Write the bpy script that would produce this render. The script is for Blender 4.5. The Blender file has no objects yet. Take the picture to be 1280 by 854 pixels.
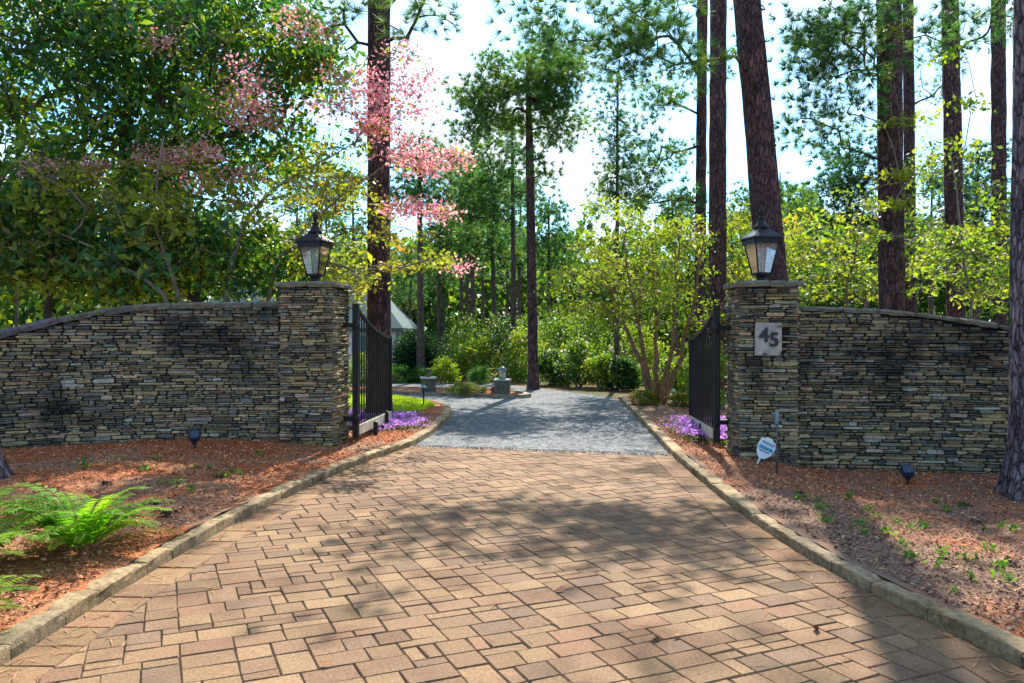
import bpy, math, numpy as np
from mathutils import Vector
R = math.radians
scene = bpy.context.scene
COL = scene.collection
HZ, F, CAMZ = 420.0, 1000.0, 1.6          # horizon row, focal length (px of the 1280 px frame), eye height

def P(px, py, D):
    return np.array([(px-640)/F*D, D, CAMZ-(py-HZ)/F*D])

# ------------------------------------------------------------------ noise
def vnoise(x, y, seed=0):
    x = np.asarray(x, float); y = np.asarray(y, float)
    xi = np.floor(x).astype(np.int64); yi = np.floor(y).astype(np.int64)
    fx = x-xi; fy = y-yi
    fx = fx*fx*(3-2*fx); fy = fy*fy*(3-2*fy)
    def h(a, b):
        n = (a*374761393 + b*668265263 + seed*974711) & 0x7fffffff
        n = ((n ^ (n >> 13))*1274126177) & 0x7fffffff
        return ((n ^ (n >> 16)) & 0xffff)/65535.0
    return (h(xi, yi)*(1-fx)+h(xi+1, yi)*fx)*(1-fy)+(h(xi, yi+1)*(1-fx)+h(xi+1, yi+1)*fx)*fy
def smooth(a, b, x):
    t = np.clip((np.asarray(x, float)-a)/(b-a), 0, 1); return t*t*(3-2*t)

# ------------------------------------------------------------------ materials
def new_mat(name):
    m = bpy.data.materials.new(name); m.use_nodes = True
    nt = m.node_tree; nt.nodes.clear()
    out = nt.nodes.new('ShaderNodeOutputMaterial')
    return m, nt, out
def node(nt, t, **kw):
    n = nt.nodes.new(t)
    for k, v in kw.items(): setattr(n, k, v)
    return n
def noise_val(nt, scale, detail=4, stretch=(1, 1, 1), rough=.6):
    g = node(nt, 'ShaderNodeNewGeometry')
    v = node(nt, 'ShaderNodeVectorMath', operation='MULTIPLY'); v.inputs[1].default_value = stretch
    nt.links.new(g.outputs['Position'], v.inputs[0])
    n = node(nt, 'ShaderNodeTexNoise'); n.inputs['Scale'].default_value = scale
    n.inputs['Detail'].default_value = detail; n.inputs['Roughness'].default_value = rough
    nt.links.new(v.outputs[0], n.inputs['Vector'])
    return n.outputs['Fac']
def voro_val(nt, scale, stretch=(1, 1, 1), feature='F1', out='Distance'):
    g = node(nt, 'ShaderNodeNewGeometry')
    v = node(nt, 'ShaderNodeVectorMath', operation='MULTIPLY'); v.inputs[1].default_value = stretch
    nt.links.new(g.outputs['Position'], v.inputs[0])
    n = node(nt, 'ShaderNodeTexVoronoi', feature=feature); n.inputs['Scale'].default_value = scale
    nt.links.new(v.outputs[0], n.inputs['Vector'])
    return n.outputs[out]
def maprange(nt, s, a, b, c, d):
    n = node(nt, 'ShaderNodeMapRange'); n.clamp = True
    for i, v in zip((1, 2, 3, 4), (a, b, c, d)): n.inputs[i].default_value = v
    nt.links.new(s, n.inputs[0]); return n.outputs[0]
def mixc(nt, fac, a, b, mode='MIX'):
    n = node(nt, 'ShaderNodeMix', data_type='RGBA', blend_type=mode)
    if isinstance(fac, (int, float)): n.inputs[0].default_value = fac
    else: nt.links.new(fac, n.inputs[0])
    for i, v in ((6, a), (7, b)):
        if isinstance(v, tuple): n.inputs[i].default_value = (*v[:3], 1)
        else: nt.links.new(v, n.inputs[i])
    return n.outputs[2]
def attr_col(nt, name='Col'):
    return node(nt, 'ShaderNodeAttribute', attribute_name=name).outputs['Color']
def scale_col(nt, col, val):
    n = node(nt, 'ShaderNodeVectorMath', operation='SCALE')
    nt.links.new(col, n.inputs[0]); 
    if isinstance(val, (int, float)): n.inputs[3].default_value = val
    else: nt.links.new(val, n.inputs[3])
    return n.outputs[0]
def bump(nt, h, strength, dist):
    b = node(nt, 'ShaderNodeBump'); b.inputs['Strength'].default_value = strength; b.inputs['Distance'].default_value = dist
    nt.links.new(h, b.inputs['Height']); return b.outputs[0]
def principled(nt, out, col, rough=.7, spec=.3, metal=0, nrm=None):
    p = node(nt, 'ShaderNodeBsdfPrincipled')
    if isinstance(col, tuple): p.inputs['Base Color'].default_value = (*col[:3], 1)
    else: nt.links.new(col, p.inputs['Base Color'])
    if isinstance(rough, (int, float)): p.inputs['Roughness'].default_value = rough
    else: nt.links.new(rough, p.inputs['Roughness'])
    p.inputs['Specular IOR Level'].default_value = spec
    p.inputs['Metallic'].default_value = metal
    if nrm is not None: nt.links.new(nrm, p.inputs['Normal'])
    if out is not None: nt.links.new(p.outputs[0], out.inputs[0])
    return p

def mat_simple(name, col, rough=.6, spec=.3, metal=0, nscale=8, namt=.25, bscale=40, bstr=.2, bdist=.004):
    m, nt, out = new_mat(name)
    c = node(nt, 'ShaderNodeRGB'); c.outputs[0].default_value = (*col, 1)
    cc = scale_col(nt, c.outputs[0], maprange(nt, noise_val(nt, nscale), .3, .7, 1-namt, 1+namt))
    principled(nt, out, cc, rough, spec, metal, bump(nt, noise_val(nt, bscale), bstr, bdist))
    return m
def mat_attr(name, rough=.75, spec=.25, nscale=30, namt=.3, bscale=90, bstr=.5, bdist=.006, stain_tone=None):
    m, nt, out = new_mat(name)
    cc = scale_col(nt, attr_col(nt), maprange(nt, noise_val(nt, nscale), .3, .7, 1-namt, 1+namt))
    if stain_tone:
        s = maprange(nt, noise_val(nt, stain_tone[0], 5), stain_tone[2], stain_tone[3], 0, 1)
        cc = mixc(nt, s, cc, mixc(nt, 1.0, cc, stain_tone[1], 'MULTIPLY'))
    principled(nt, out, cc, rough, spec, 0, bump(nt, noise_val(nt, bscale, 6), bstr, bdist))
    return m
def mat_leaf(name, trans=.45, rough=.45, spec=.35, tint=(1.25, 1.35, .45)):
    m, nt, out = new_mat(name)
    c = attr_col(nt)
    p = principled(nt, None, c, rough, spec)
    t = node(nt, 'ShaderNodeBsdfTranslucent')
    nt.links.new(mixc(nt, 1.0, c, tint, 'MULTIPLY'), t.inputs[0])
    mx = node(nt, 'ShaderNodeMixShader'); mx.inputs[0].default_value = trans
    nt.links.new(p.outputs[0], mx.inputs[1]); nt.links.new(t.outputs[0], mx.inputs[2])
    nt.links.new(mx.outputs[0], out.inputs[0])
    return m
def mat_bark(name, c1, c2, cdark, vs=9.0, dist=.03, strength=1.0):
    m, nt, out = new_mat(name)
    g = node(nt, 'ShaderNodeNewGeometry')
    st = node(nt, 'ShaderNodeVectorMath', operation='MULTIPLY'); st.inputs[1].default_value = (1, 1, .3); nt.links.new(g.outputs['Position'], st.inputs[0])
    wn = node(nt, 'ShaderNodeTexNoise'); wn.inputs['Scale'].default_value = vs*.9; wn.inputs['Detail'].default_value = 5; nt.links.new(st.outputs[0], wn.inputs['Vector'])
    ws = node(nt, 'ShaderNodeVectorMath', operation='SCALE'); ws.inputs[3].default_value = 1.1/vs; nt.links.new(wn.outputs['Color'], ws.inputs[0])
    wa = node(nt, 'ShaderNodeVectorMath', operation='ADD'); nt.links.new(st.outputs[0], wa.inputs[0]); nt.links.new(ws.outputs[0], wa.inputs[1])
    vo = node(nt, 'ShaderNodeTexVoronoi', feature='DISTANCE_TO_EDGE'); vo.inputs['Scale'].default_value = vs; nt.links.new(wa.outputs[0], vo.inputs['Vector'])
    edge = vo.outputs['Distance']
    n1 = noise_val(nt, 5, 5, (1, 1, .4)); n2 = noise_val(nt, 40, 4, (1, 1, .35))
    base = mixc(nt, maprange(nt, n1, .35, .65, 0, 1), c1, c2)
    vc = node(nt, 'ShaderNodeTexVoronoi', feature='F1'); vc.inputs['Scale'].default_value = vs; nt.links.new(wa.outputs[0], vc.inputs['Vector'])
    sp = node(nt, 'ShaderNodeSeparateColor'); nt.links.new(vc.outputs['Color'], sp.inputs[0])
    base = scale_col(nt, base, maprange(nt, sp.outputs[0], 0, 1, .55, 1.5))
    base = scale_col(nt, base, maprange(nt, n2, .3, .7, .6, 1.4))
    crack = maprange(nt, edge, .0, .07, 0, 1)
    base = mixc(nt, maprange(nt, n2, .42, .62, 0, .85), mixc(nt, crack, cdark, base), base)
    ad = node(nt, 'ShaderNodeMath', operation='ADD')
    nt.links.new(maprange(nt, edge, 0, .14, 0, 1), ad.inputs[0])
    nt.links.new(maprange(nt, n2, 0, 1, 0, .5), ad.inputs[1])
    principled(nt, out, base, .85, .2, 0, bump(nt, ad.outputs[0], strength, dist))
    return m

M = {}
M['paver'] = mat_attr('paver_concrete', .85, .2, 70, .38, 160, .8, .006, stain_tone=(1.3, (.66, .60, .60), .50, .66))  # large noise patches multiply the paver colour darker
M['joint'] = mat_simple('joint_sand', (.028, .021, .017), .95, .1, 0, 30, .3, 200, .4, .004)
M['kerb'] = mat_attr('kerb_stone', .85, .2, 22, .42, 90, .9, .012, stain_tone=(3, (.55, .53, .46), .52, .66))
M['stone'] = mat_attr('stacked_stone', .8, .3, 34, .38, 70, .9, .012, stain_tone=(.9, (.27, .31, .37), .50, .62))
M['cap'] = mat_attr('cap_stone', .8, .3, 16, .35, 60, .7, .01, stain_tone=(5, (.55, .58, .45), .52, .66))
M['black'] = mat_simple('black_iron', (.009, .010, .011), .5, .3, .0, 14, .3, 120, .15, .002)
M['lampblack'] = mat_simple('lantern_black', (.008, .010, .013), .45, .3, 0, 14, .3, 90, .1, .002)
M['kick'] = mat_simple('weathered_rail', (.46, .44, .34), .6, .3, 0, 10, .3, 80, .3, .004)
M['bark'] = mat_bark('pine_bark_red', (.135, .072, .068), (.075, .047, .053), (.026, .018, .023), 19, .04)
M['bark_big'] = mat_bark('pine_bark_grey', (.26, .205, .215), (.115, .087, .10), (.020, .016, .020), 16, .07)
M['barkfar'] = mat_simple('pine_bark_far', (.085, .062, .055), .9, .2, 0, 8, .5, 40, .6, .02)
M['barkgrey'] = mat_simple('smooth_grey_bark', (.20, .165, .13), .85, .2, 0, 12, .45, 60, .6, .008)
M['barktan'] = mat_simple('tan_peeling_bark', (.22, .12, .065), .7, .25, 0, 9, .45, 60, .5, .008)
M['needle'] = mat_leaf('pine_needles', .5, .45, .3, (1.2, 1.35, .5))
M['leaf'] = mat_leaf('spring_leaves', .58, .5, .25, (1.35, 1.4, .4))
M['gloss'] = mat_leaf('glossy_leaves', .5, .36, .4, (1.5, 1.6, .35))
M['petal'] = mat_leaf('petals', .5, .6, .15, (1.15, .9, .95))
M['fern'] = mat_leaf('fern_fronds', .6, .6, .15, (1.2, 1.4, .4))
M['mulch'] = mat_attr('mulch_chip', .9, .12, 60, .35, 150, .4, .003)
M['white'] = mat_simple('painted_white', (.72, .72, .70), .6, .3, 0, 4, .08, 60, .1, .002)
M['roofgreen'] = mat_simple('green_roof', (.05, .10, .098), .5, .3, 0, 6, .3, 50, .5, .01)
M['plinth'] = mat_simple('plinth_stone', (.12, .125, .10), .85, .2, 0, 10, .45, 40, .8, .02)
M['bluesteel'] = mat_simple('blue_grey_metal', (.16, .22, .27), .4, .5, .3, 10, .3, 60, .1, .002)
M['rust'] = mat_simple('rust_red', (.28, .07, .035), .7, .3, 0, 16, .4, 60, .3, .004)
M['plaque'] = mat_simple('plaque_stone', (.36, .335, .285), .75, .3, 0, 9, .3, 60, .4, .004)
M['digit'] = mat_simple('digit_bronze', (.018, .022, .03), .4, .5, .3, 20, .2, 80, .1, .001)
M['signwhite'] = mat_simple('sign_white', (.70, .80, .86), .5, .4, 0, 8, .08, 40, .05, .001)
M['signblue'] = mat_simple('sign_blue', (.03, .28, .50), .5, .4, 0, 8, .1, 40, .05, .001)
M['signdark'] = mat_simple('sign_dark', (.03, .08, .12), .5, .4, 0, 8, .1, 40, .05, .001)
M['pipe'] = mat_simple('weathered_pipe', (.10, .085, .085), .6, .4, .2, 14, .4, 60, .2, .002)
M['bluelamp'] = mat_simple('spotlight_housing', (.015, .035, .075), .25, .6, .2, 14, .2, 60, .05, .001)

def mat_glass(name, tint=(.94, .97, .97), haze=.24):
    m, nt, out = new_mat(name)
    t = node(nt, 'ShaderNodeBsdfTransparent'); t.inputs[0].default_value = (*tint, 1)
    g = node(nt, 'ShaderNodeBsdfGlossy'); g.inputs['Roughness'].default_value = .08
    d = node(nt, 'ShaderNodeBsdfTranslucent'); d.inputs[0].default_value = (.75, .8, .8, 1)
    d2 = node(nt, 'ShaderNodeBsdfDiffuse'); d2.inputs[0].default_value = (.7, .75, .75, 1)
    md = node(nt, 'ShaderNodeMixShader'); md.inputs[0].default_value = .4
    nt.links.new(d.outputs[0], md.inputs[1]); nt.links.new(d2.outputs[0], md.inputs[2])
    a = node(nt, 'ShaderNodeMixShader')
    nt.links.new(maprange(nt, noise_val(nt, 14), .35, .65, haze*.6, haze*1.4), a.inputs[0])
    nt.links.new(t.outputs[0], a.inputs[1]); nt.links.new(md.outputs[0], a.inputs[2])
    fr = node(nt, 'ShaderNodeFresnel'); fr.inputs[0].default_value = 1.5
    b = node(nt, 'ShaderNodeMixShader'); nt.links.new(fr.outputs[0], b.inputs[0])
    nt.links.new(a.outputs[0], b.inputs[1]); nt.links.new(g.outputs[0], b.inputs[2])
    nt.links.new(b.outputs[0], out.inputs[0]); return m
M['glass'] = mat_glass('lantern_glass')

def mat_mulchbed(name='mulch_bed', dark=.0):
    m, nt, out = new_mat(name)
    v = voro_val(nt, 55, (1, 1, 1), 'F1', 'Color')
    sep = node(nt, 'ShaderNodeSeparateColor'); nt.links.new(v, sep.inputs[0])
    c = mixc(nt, sep.outputs[0], (.17, .045, .018), (.46, .165, .065))
    c = mixc(nt, maprange(nt, noise_val(nt, .9, 4), .46-dark, .60-dark, 0, 1), c, (.27-dark*.5, .165-dark*.3, .10-dark*.1))
    c = mixc(nt, maprange(nt, noise_val(nt, 3.2, 5), .56, .68, 0, .75), c, (.12, .08, .062))
    h = voro_val(nt, 55)
    principled(nt, out, c, .95, .1, 0, bump(nt, h, .6, .02)); return m
M['bed'] = mat_mulchbed(); M['bed_dark'] = mat_mulchbed('mulch_bed_brown', .12)  # second copy blends more of the bed to a darker brown
def mat_ground():
    m, nt, out = new_mat('forest_floor')
    c = mixc(nt, maprange(nt, noise_val(nt, .5, 6), .42, .6, 0, 1), (.15, .085, .045), (.07, .075, .03))
    c = scale_col(nt, c, maprange(nt, noise_val(nt, 14, 5), .3, .7, .55, 1.4))
    principled(nt, out, c, .95, .1, 0, bump(nt, noise_val(nt, 18, 6), .8, .04)); return m
M['ground'] = mat_ground()
def mat_gravel():
    m, nt, out = new_mat('gravel')
    v = voro_val(nt, 24, (1, 1, 1), 'F1', 'Color')
    sep = node(nt, 'ShaderNodeSeparateColor'); nt.links.new(v, sep.inputs[0])
    c = mixc(nt, sep.outputs[0], (.05, .062, .074), (.265, .27, .265))
    c = scale_col(nt, c, maprange(nt, noise_val(nt, .8, 4), .35, .65, .82, 1.12))
    principled(nt, out, c, .9, .2, 0, bump(nt, voro_val(nt, 24), 1.0, .04)); return m
M['gravel'] = mat_gravel()
def mat_lawn():
    m, nt, out = new_mat('lawn_turf')
    c = mixc(nt, maprange(nt, noise_val(nt, 3, 5), .4, .62, 0, 1), (.20, .30, .03), (.30, .36, .045))
    principled(nt, out, c, .9, .1, 0, bump(nt, noise_val(nt, 60, 4), .8, .02)); return m
M['lawn'] = mat_lawn()

# ------------------------------------------------------------------ objects
def link(name, me, mat=None, parent=None, kind=None):
    o = bpy.data.objects.new(name, me); COL.objects.link(o)
    if mat is not None and me is not None:
        for x in (mat if isinstance(mat, (list, tuple)) else [mat]): me.materials.append(x)
    if parent is not None: o.parent = parent
    if kind: o['kind'] = kind
    return o
def tag(o, label=None, cat=None, group=None):
    if label: o['label'] = label
    if cat: o['category'] = cat
    if group: o['group'] = group
    return o
def thing(name, label, cat, loc=(0, 0, 0), group=None):
    o = bpy.data.objects.new(name, None); COL.objects.link(o); o.location = loc
    o.empty_display_size = .2
    return tag(o, label, cat, group)
def np_mesh(name, V, faces, cols=None, smooth_=False):
    """faces: (n,k) array or list of such arrays"""
    me = bpy.data.meshes.new(name)
    if not isinstance(faces, (list, tuple)): faces = [faces]
    faces = [np.asarray(f, np.int32) for f in faces if len(f)]
    V = np.asarray(V, np.float32)
    me.vertices.add(len(V)); me.vertices.foreach_set('co', V.ravel())
    loops = np.concatenate([f.ravel() for f in faces])
    tot = np.concatenate([np.full(len(f), f.shape[1], np.int32) for f in faces])
    st = np.concatenate([[0], np.cumsum(tot)[:-1]]).astype(np.int32)
    me.loops.add(len(loops)); me.loops.foreach_set('vertex_index', loops)
    me.polygons.add(len(tot)); me.polygons.foreach_set('loop_start', st); me.polygons.foreach_set('loop_total', tot)
    if smooth_: me.polygons.foreach_set('use_smooth', np.ones(len(tot), bool))
    me.update(calc_edges=True); me.validate()
    if cols is not None:
        a = me.color_attributes.new('Col', 'FLOAT_COLOR', 'POINT')
        c = np.ones((len(V), 4), np.float32); c[:, :3] = cols
        a.data.foreach_set('color', c.ravel())
    return me

class MB:
    """collects shapes for one mesh"""
    def __init__(s): s.v = []; s.f = []; s.c = []; s.sm = []
    def add(s, V, Fs, col=None, sm=False):
        b = len(s.v); s.v.extend([tuple(map(float, p)) for p in V])
        s.f.extend([[b+i for i in f] for f in Fs]); s.sm.extend([sm]*len(Fs))
        s.c.extend([col if col is not None else (.5, .5, .5)]*len(V))
    def box(s, c, size, ax=None, col=None):
        """c centre, size full (x,y,z), ax: 3 axis vectors"""
        c = np.array(c, float); A = np.eye(3) if ax is None else np.array(ax, float)
        h = np.array(size, float)/2
        V = [c+A[0]*h[0]*x+A[1]*h[1]*y+A[2]*h[2]*z for x in (-1, 1) for y in (-1, 1) for z in (-1, 1)]
        s.add(V, [(0, 1, 3, 2), (4, 6, 7, 5), (0, 4, 5, 1), (2, 3, 7, 6), (0, 2, 6, 4), (1, 5, 7, 3)], col)
    def bbox(s, c, size, bev, ax=None, col=None):
        """box with bevelled (chamfered) edges"""
        c = np.array(c, float); A = np.eye(3) if ax is None else np.array(ax, float); h = np.array(size, float)/2
        V = []; idx = {}
        for x in (-1, 1):
            for y in (-1, 1):
                for z in (-1, 1):
                    for k in range(3):
                        q = h-bev; q[k] = h[k]
                        idx[(x, y, z, k)] = len(V); V.append(c+A[0]*q[0]*x+A[1]*q[1]*y+A[2]*q[2]*z)
        Fs = []
        r = ((-1, -1), (1, -1), (1, 1), (-1, 1))
        for k in range(3):
            for sg in (-1, 1):
                f = []
                for a, b in r:
                    t = [0, 0, 0]; t[k] = sg; t[(k+1) % 3] = a; t[(k+2) % 3] = b
                    f.append(idx[(*t, k)])
                Fs.append(f if sg > 0 else f[::-1])
        for k in range(3):
            k1, k2 = (k+1) % 3, (k+2) % 3
            for a in (-1, 1):
                for b in (-1, 1):
                    t0 = [0]*3; t1 = [0]*3; t0[k] = -1; t1[k] = 1
                    t0[k1] = t1[k1] = a; t0[k2] = t1[k2] = b
                    f = [idx[(*t0, k1)], idx[(*t1, k1)], idx[(*t1, k2)], idx[(*t0, k2)]]
                    Fs.append(f if a*b > 0 else f[::-1])
        for x in (-1, 1):
            for y in (-1, 1):
                for z in (-1, 1):
                    f = [idx[(x, y, z, k)] for k in range(3)]; Fs.append(f if x*y*z > 0 else f[::-1])
        s.add(V, Fs, col)
    def tube(s, pts, rad, seg=6, col=None, cap=True):
        pts = np.asarray(pts, float); n = len(pts)
        rad = np.full(n, rad, float) if np.isscalar(rad) else np.asarray(rad, float)
        T = np.gradient(pts, axis=0); T /= np.linalg.norm(T, axis=1)[:, None]+1e-9
        ref = np.array([0, 0, 1.]) if abs(T[0][2]) < .8 else np.array([0, 1., 0])
        a = np.linspace(0, 2*math.pi, seg, endpoint=False)
        V = []
        u = np.cross(ref, T[0]); u /= np.linalg.norm(u)
        for i in range(n):
            u = u-T[i]*np.dot(u, T[i]); u /= np.linalg.norm(u)+1e-9
            w = np.cross(T[i], u)
            V.append(pts[i]+rad[i]*(np.cos(a)[:, None]*u+np.sin(a)[:, None]*w))
        V = np.concatenate(V)
        Fs = [(i*seg+j, i*seg+(j+1) % seg, (i+1)*seg+(j+1) % seg, (i+1)*seg+j) for i in range(n-1) for j in range(seg)]
        if cap: Fs += [tuple(range(seg))[::-1], tuple((n-1)*seg+j for j in range(seg))]
        s.add(V, Fs, col, True)
    def lathe(s, c, prof, seg=20, col=None, sm=True):
        a = np.linspace(0, 2*math.pi, seg, endpoint=False)
        V = [(c[0]+r*math.cos(t), c[1]+r*math.sin(t), c[2]+z) for r, z in prof for t in a]
        n = len(prof)
        Fs = [(i*seg+j, i*seg+(j+1) % seg, (i+1)*seg+(j+1) % seg, (i+1)*seg+j) for i in range(n-1) for j in range(seg)]
        Fs += [tuple(range(seg))[::-1], tuple((n-1)*seg+j for j in range(seg))]
        s.add(V, Fs, col, sm)
    def mesh(s, name):
        me = bpy.data.meshes.new(name); me.from_pydata(s.v, [], s.f)
        me.polygons.foreach_set('use_smooth', s.sm); me.update()
        a = me.color_attributes.new('Col', 'FLOAT_COLOR', 'POINT')
        c = np.ones((len(s.v), 4), np.float32); c[:, :3] = s.c; a.data.foreach_set('color', c.ravel())
        return me
    def build(s, name, mat, parent=None, kind=None):
        return link(name, s.mesh(name), mat, parent, kind)

# ------------------------------------------------------------------ camera, sky, sun
cam = bpy.data.cameras.new('camera'); cam.sensor_width = 36; cam.lens = F/1280*36
cam.shift_y = -(427-HZ)/1280; cam.clip_end = 2000; cam.clip_start = .05
co = bpy.data.objects.new('camera', cam); COL.objects.link(co)
co.location = (0, 0, CAMZ); co.rotation_euler = (R(90), 0, 0); scene.camera = co
AZ, EL = 10.0, 45.0
SUN = np.array([math.sin(R(AZ))*math.cos(R(EL)), math.cos(R(AZ))*math.cos(R(EL)), math.sin(R(EL))])
sl = bpy.data.lights.new('sun', 'SUN'); sl.energy = 5.0; sl.angle = R(.55); sl.color = (1, .93, .82)
so = bpy.data.objects.new('sun', sl); COL.objects.link(so)
so.rotation_euler = Vector(SUN).to_track_quat('Z', 'Y').to_euler(); so.location = (10, 30, 40)
w = bpy.data.worlds.new('World'); scene.world = w; w.use_nodes = True
nt = w.node_tree; nt.nodes.clear()
wo = nt.nodes.new('ShaderNodeOutputWorld'); bg = nt.nodes.new('ShaderNodeBackground'); bg.inputs[1].default_value = .14
sky = nt.nodes.new('ShaderNodeTexSky'); sky.sky_type = 'NISHITA'; sky.sun_disc = False
sky.sun_elevation = R(EL); sky.sun_rotation = R(AZ); sky.air_density = 1.0; sky.dust_density = 1.2; sky.ozone_density = 1.5
tc = nt.nodes.new('ShaderNodeTexCoord')
nz = nt.nodes.new('ShaderNodeTexNoise'); nz.inputs['Scale'].default_value = 3.2; nz.inputs['Detail'].default_value = 7
nz.inputs['Roughness'].default_value = .55
vm = nt.nodes.new('ShaderNodeVectorMath'); vm.operation = 'MULTIPLY'; vm.inputs[1].default_value = (1, 1, 2.0)
nt.links.new(tc.outputs['Generated'], vm.inputs[0]); nt.links.new(vm.outputs[0], nz.inputs['Vector'])
fac = maprange(nt, nz.outputs['Fac'], .44, .62, .0, .9)
skyc = mixc(nt, fac, mixc(nt, 1.0, sky.outputs[0], (.44, .76, 1.0), 'MULTIPLY'), (3.9, 4.15, 4.35))
nt.links.new(skyc, bg.inputs[0]); nt.links.new(bg.outputs[0], wo.inputs[0])
scene.view_settings.view_transform = 'Standard'; scene.view_settings.look = 'None'
scene.view_settings.exposure = 1.3; scene.view_settings.gamma = 1; scene.view_settings.use_curve_mapping = False
cy = scene.cycles
cy.use_denoising = True
try: cy.denoiser = 'OPENIMAGEDENOISE'; cy.denoising_prefilter = 'ACCURATE'
except Exception: pass
cy.max_bounces = 7; cy.diffuse_bounces = 3; cy.glossy_bounces = 2; cy.transmission_bounces = 4; cy.transparent_max_bounces = 8
cy.caustics_reflective = False; cy.caustics_refractive = False; cy.sample_clamp_indirect = 6

# ------------------------------------------------------------------ layout curves
yL = np.array([-6, 0, 2, 3.83, 4.51, 5.57, 6.84, 8.04, 9.41, 10.46, 11.6, 12.8, 15.2, 16.8, 18.0, 19.0, 20, 21, 22, 23])
xL = np.array([-2.75, -2.6, -2.52, -2.46, -2.46, -2.43, -2.35, -2.2, -1.98, -1.75, -1.42, -1.30, -1.20, -1.26, -1.45, -1.85, -2.6, -4.2, -8, -20])
yR = np.array([-6, 0, 2, 3.85, 4.2, 4.72, 5.21, 6.15, 6.78, 7.77, 8.84, 10.74, 14.3, 20.2])
xR = np.array([3.0, 2.72, 2.58, 2.45, 2.38, 2.25, 2.17, 2.08, 2.05, 2.05, 2.07, 2.13, 2.36, 2.70])
def smooth_curve(y, x, step=.05, win=9):
    yy = np.arange(y[0], y[-1]+1e-6, step); xx = np.interp(yy, y, x)
    k = np.ones(win)/win; xp = np.pad(xx, win//2, mode='edge'); return yy, np.convolve(xp, k, 'valid')
cLy, cLx = smooth_curve(yL, xL, .05, 15); cRy, cRx = smooth_curve(yR, xR, .05, 15)
def kxl(y): return np.interp(y, cLy, cLx)
def kxr(y): return np.interp(y, cRy, cRx)

def zleft(x, y):
    d = kxl(y)-x
    return .085+.085*smooth(.2, 3, d)+.035*(vnoise(x*1.3, y*1.3, 3)-.5)+.02*(vnoise(x*4, y*4, 4)-.5)
def zright(x, y):
    d = x-kxr(y)
    near = -.19*smooth(.1, 2.2, d)*(1-smooth(11, 14, y))*smooth(3, 7.5, y)
    return .085+near+.035*(vnoise(x*1.3, y*1.3, 5)-.5)+.02*(vnoise(x*4, y*4, 6)-.5)

def grid_mesh(name, rows, mat, kind='structure'):
    V = np.concatenate(rows); n = len(rows[0]); m = len(rows)
    i = np.arange(m-1)[:, None]*n+np.arange(n-1)[None, :]
    Fq = np.stack([i, i+1, i+n+1, i+n], -1).reshape(-1, 4)
    return link(name, np_mesh(name, V, Fq, smooth_=True), mat, kind=kind)
# forest floor, one sheet to the horizon
gx = np.unique(np.concatenate([np.linspace(-600, -60, 20), np.linspace(-60, 60, 61), np.linspace(60, 600, 20)]))
gy = np.unique(np.concatenate([np.linspace(-200, -10, 10), np.linspace(-10, 60, 71), np.linspace(60, 900, 30)]))
rows = []
for y in gy:
    z = -.34+.31*smooth(13.5, 19, y)*np.ones_like(gx)+.0*gx
    rows.append(np.stack([gx, np.full_like(gx, y), z], 1))
grid_mesh('ground', rows, M['ground'])
# planting beds (mulch)
t = np.concatenate([[-.02], np.linspace(.05, 1, 12)[:], np.linspace(1.15, 5, 36), np.linspace(5.4, 14, 18)])
rows = []
for y in np.arange(-5, 22.6, .12):
    x = kxl(y)-.12-t; z = zleft(x, y)-.6*smooth(11, 14, t); rows.append(np.stack([x, np.full_like(x, y), z], 1))
grid_mesh('planting_bed', [r[::-1] for r in rows], M['bed'])
rows = []
for y in np.arange(-5, 20.3, .12):
    x = kxr(y)+.12+t; z = zright(x, y)-.6*smooth(11, 14, t); rows.append(np.stack([x, np.full_like(x, y), z], 1))
grid_mesh('planting_bed', rows, M['bed_dark'])
# gravel court
yb = np.array([20.0, 20.6, 21.3, 23, 25, 27, 28.2, 29, 30.5]); xb = np.array([2.72, 2.7, 2.5, 1.5, .6, -.8, -4, -14, -45])
rows = []
for y in np.arange(10.4, 30.5, .25):
    a = kxl(y)-.1 if y < 20.6 else np.interp(y, [20.6, 21, 22, 23, 24], [kxl(20.6)-.1, -4.4, -8.2, -20, -60])
    b = kxr(y)+.1 if y < 20.2 else np.interp(y, yb, xb)
    if b <= a: break
    x = np.linspace(a, b, 40); rows.append(np.stack([x, np.full_like(x, y), .012*(vnoise(x*.8, y*.8, 8)-.5)-.004], 1))
grid_mesh('gravel_court', rows, M['gravel'])

# ------------------------------------------------------------------ paver drive
rng = np.random.default_rng(11)
def clip_half(poly, p, n):
    out = []
    for i in range(len(poly)):
        a, b = poly[i], poly[(i+1) % len(poly)]
        da, db = np.dot(a-p, n), np.dot(b-p, n)
        if da >= 0: out.append(a)
        if (da >= 0) != (db >= 0): out.append(a+(b-a)*da/(da-db))
    return out
BW = .27
def edge_frame(side, y):
    e = .08
    if side < 0:
        x0, x1 = kxl(y-e), kxl(y+e); tx = np.array([x1-x0, 2*e]); tx /= np.linalg.norm(tx)
        return np.array([kxl(y), y]), tx, np.array([tx[1], -tx[0]])
    x0, x1 = kxr(y-e), kxr(y+e); tx = np.array([x1-x0, 2*e]); tx /= np.linalg.norm(tx)
    return np.array([kxr(y), y]), tx, np.array([-tx[1], tx[0]])
GA, GB = np.array([-1.45, 11.65]), np.array([2.16, 10.72])
gn = np.array([(GB-GA)[1], -(GB-GA)[0]]); gn /= np.linalg.norm(gn)
PALETTE = np.array([(.205, .125, .066), (.22, .137, .072), (.195, .118, .064), (.212, .128, .068), (.188, .112, .063), (.23, .145, .076), (.20, .112, .062), (.172, .108, .066)])
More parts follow.
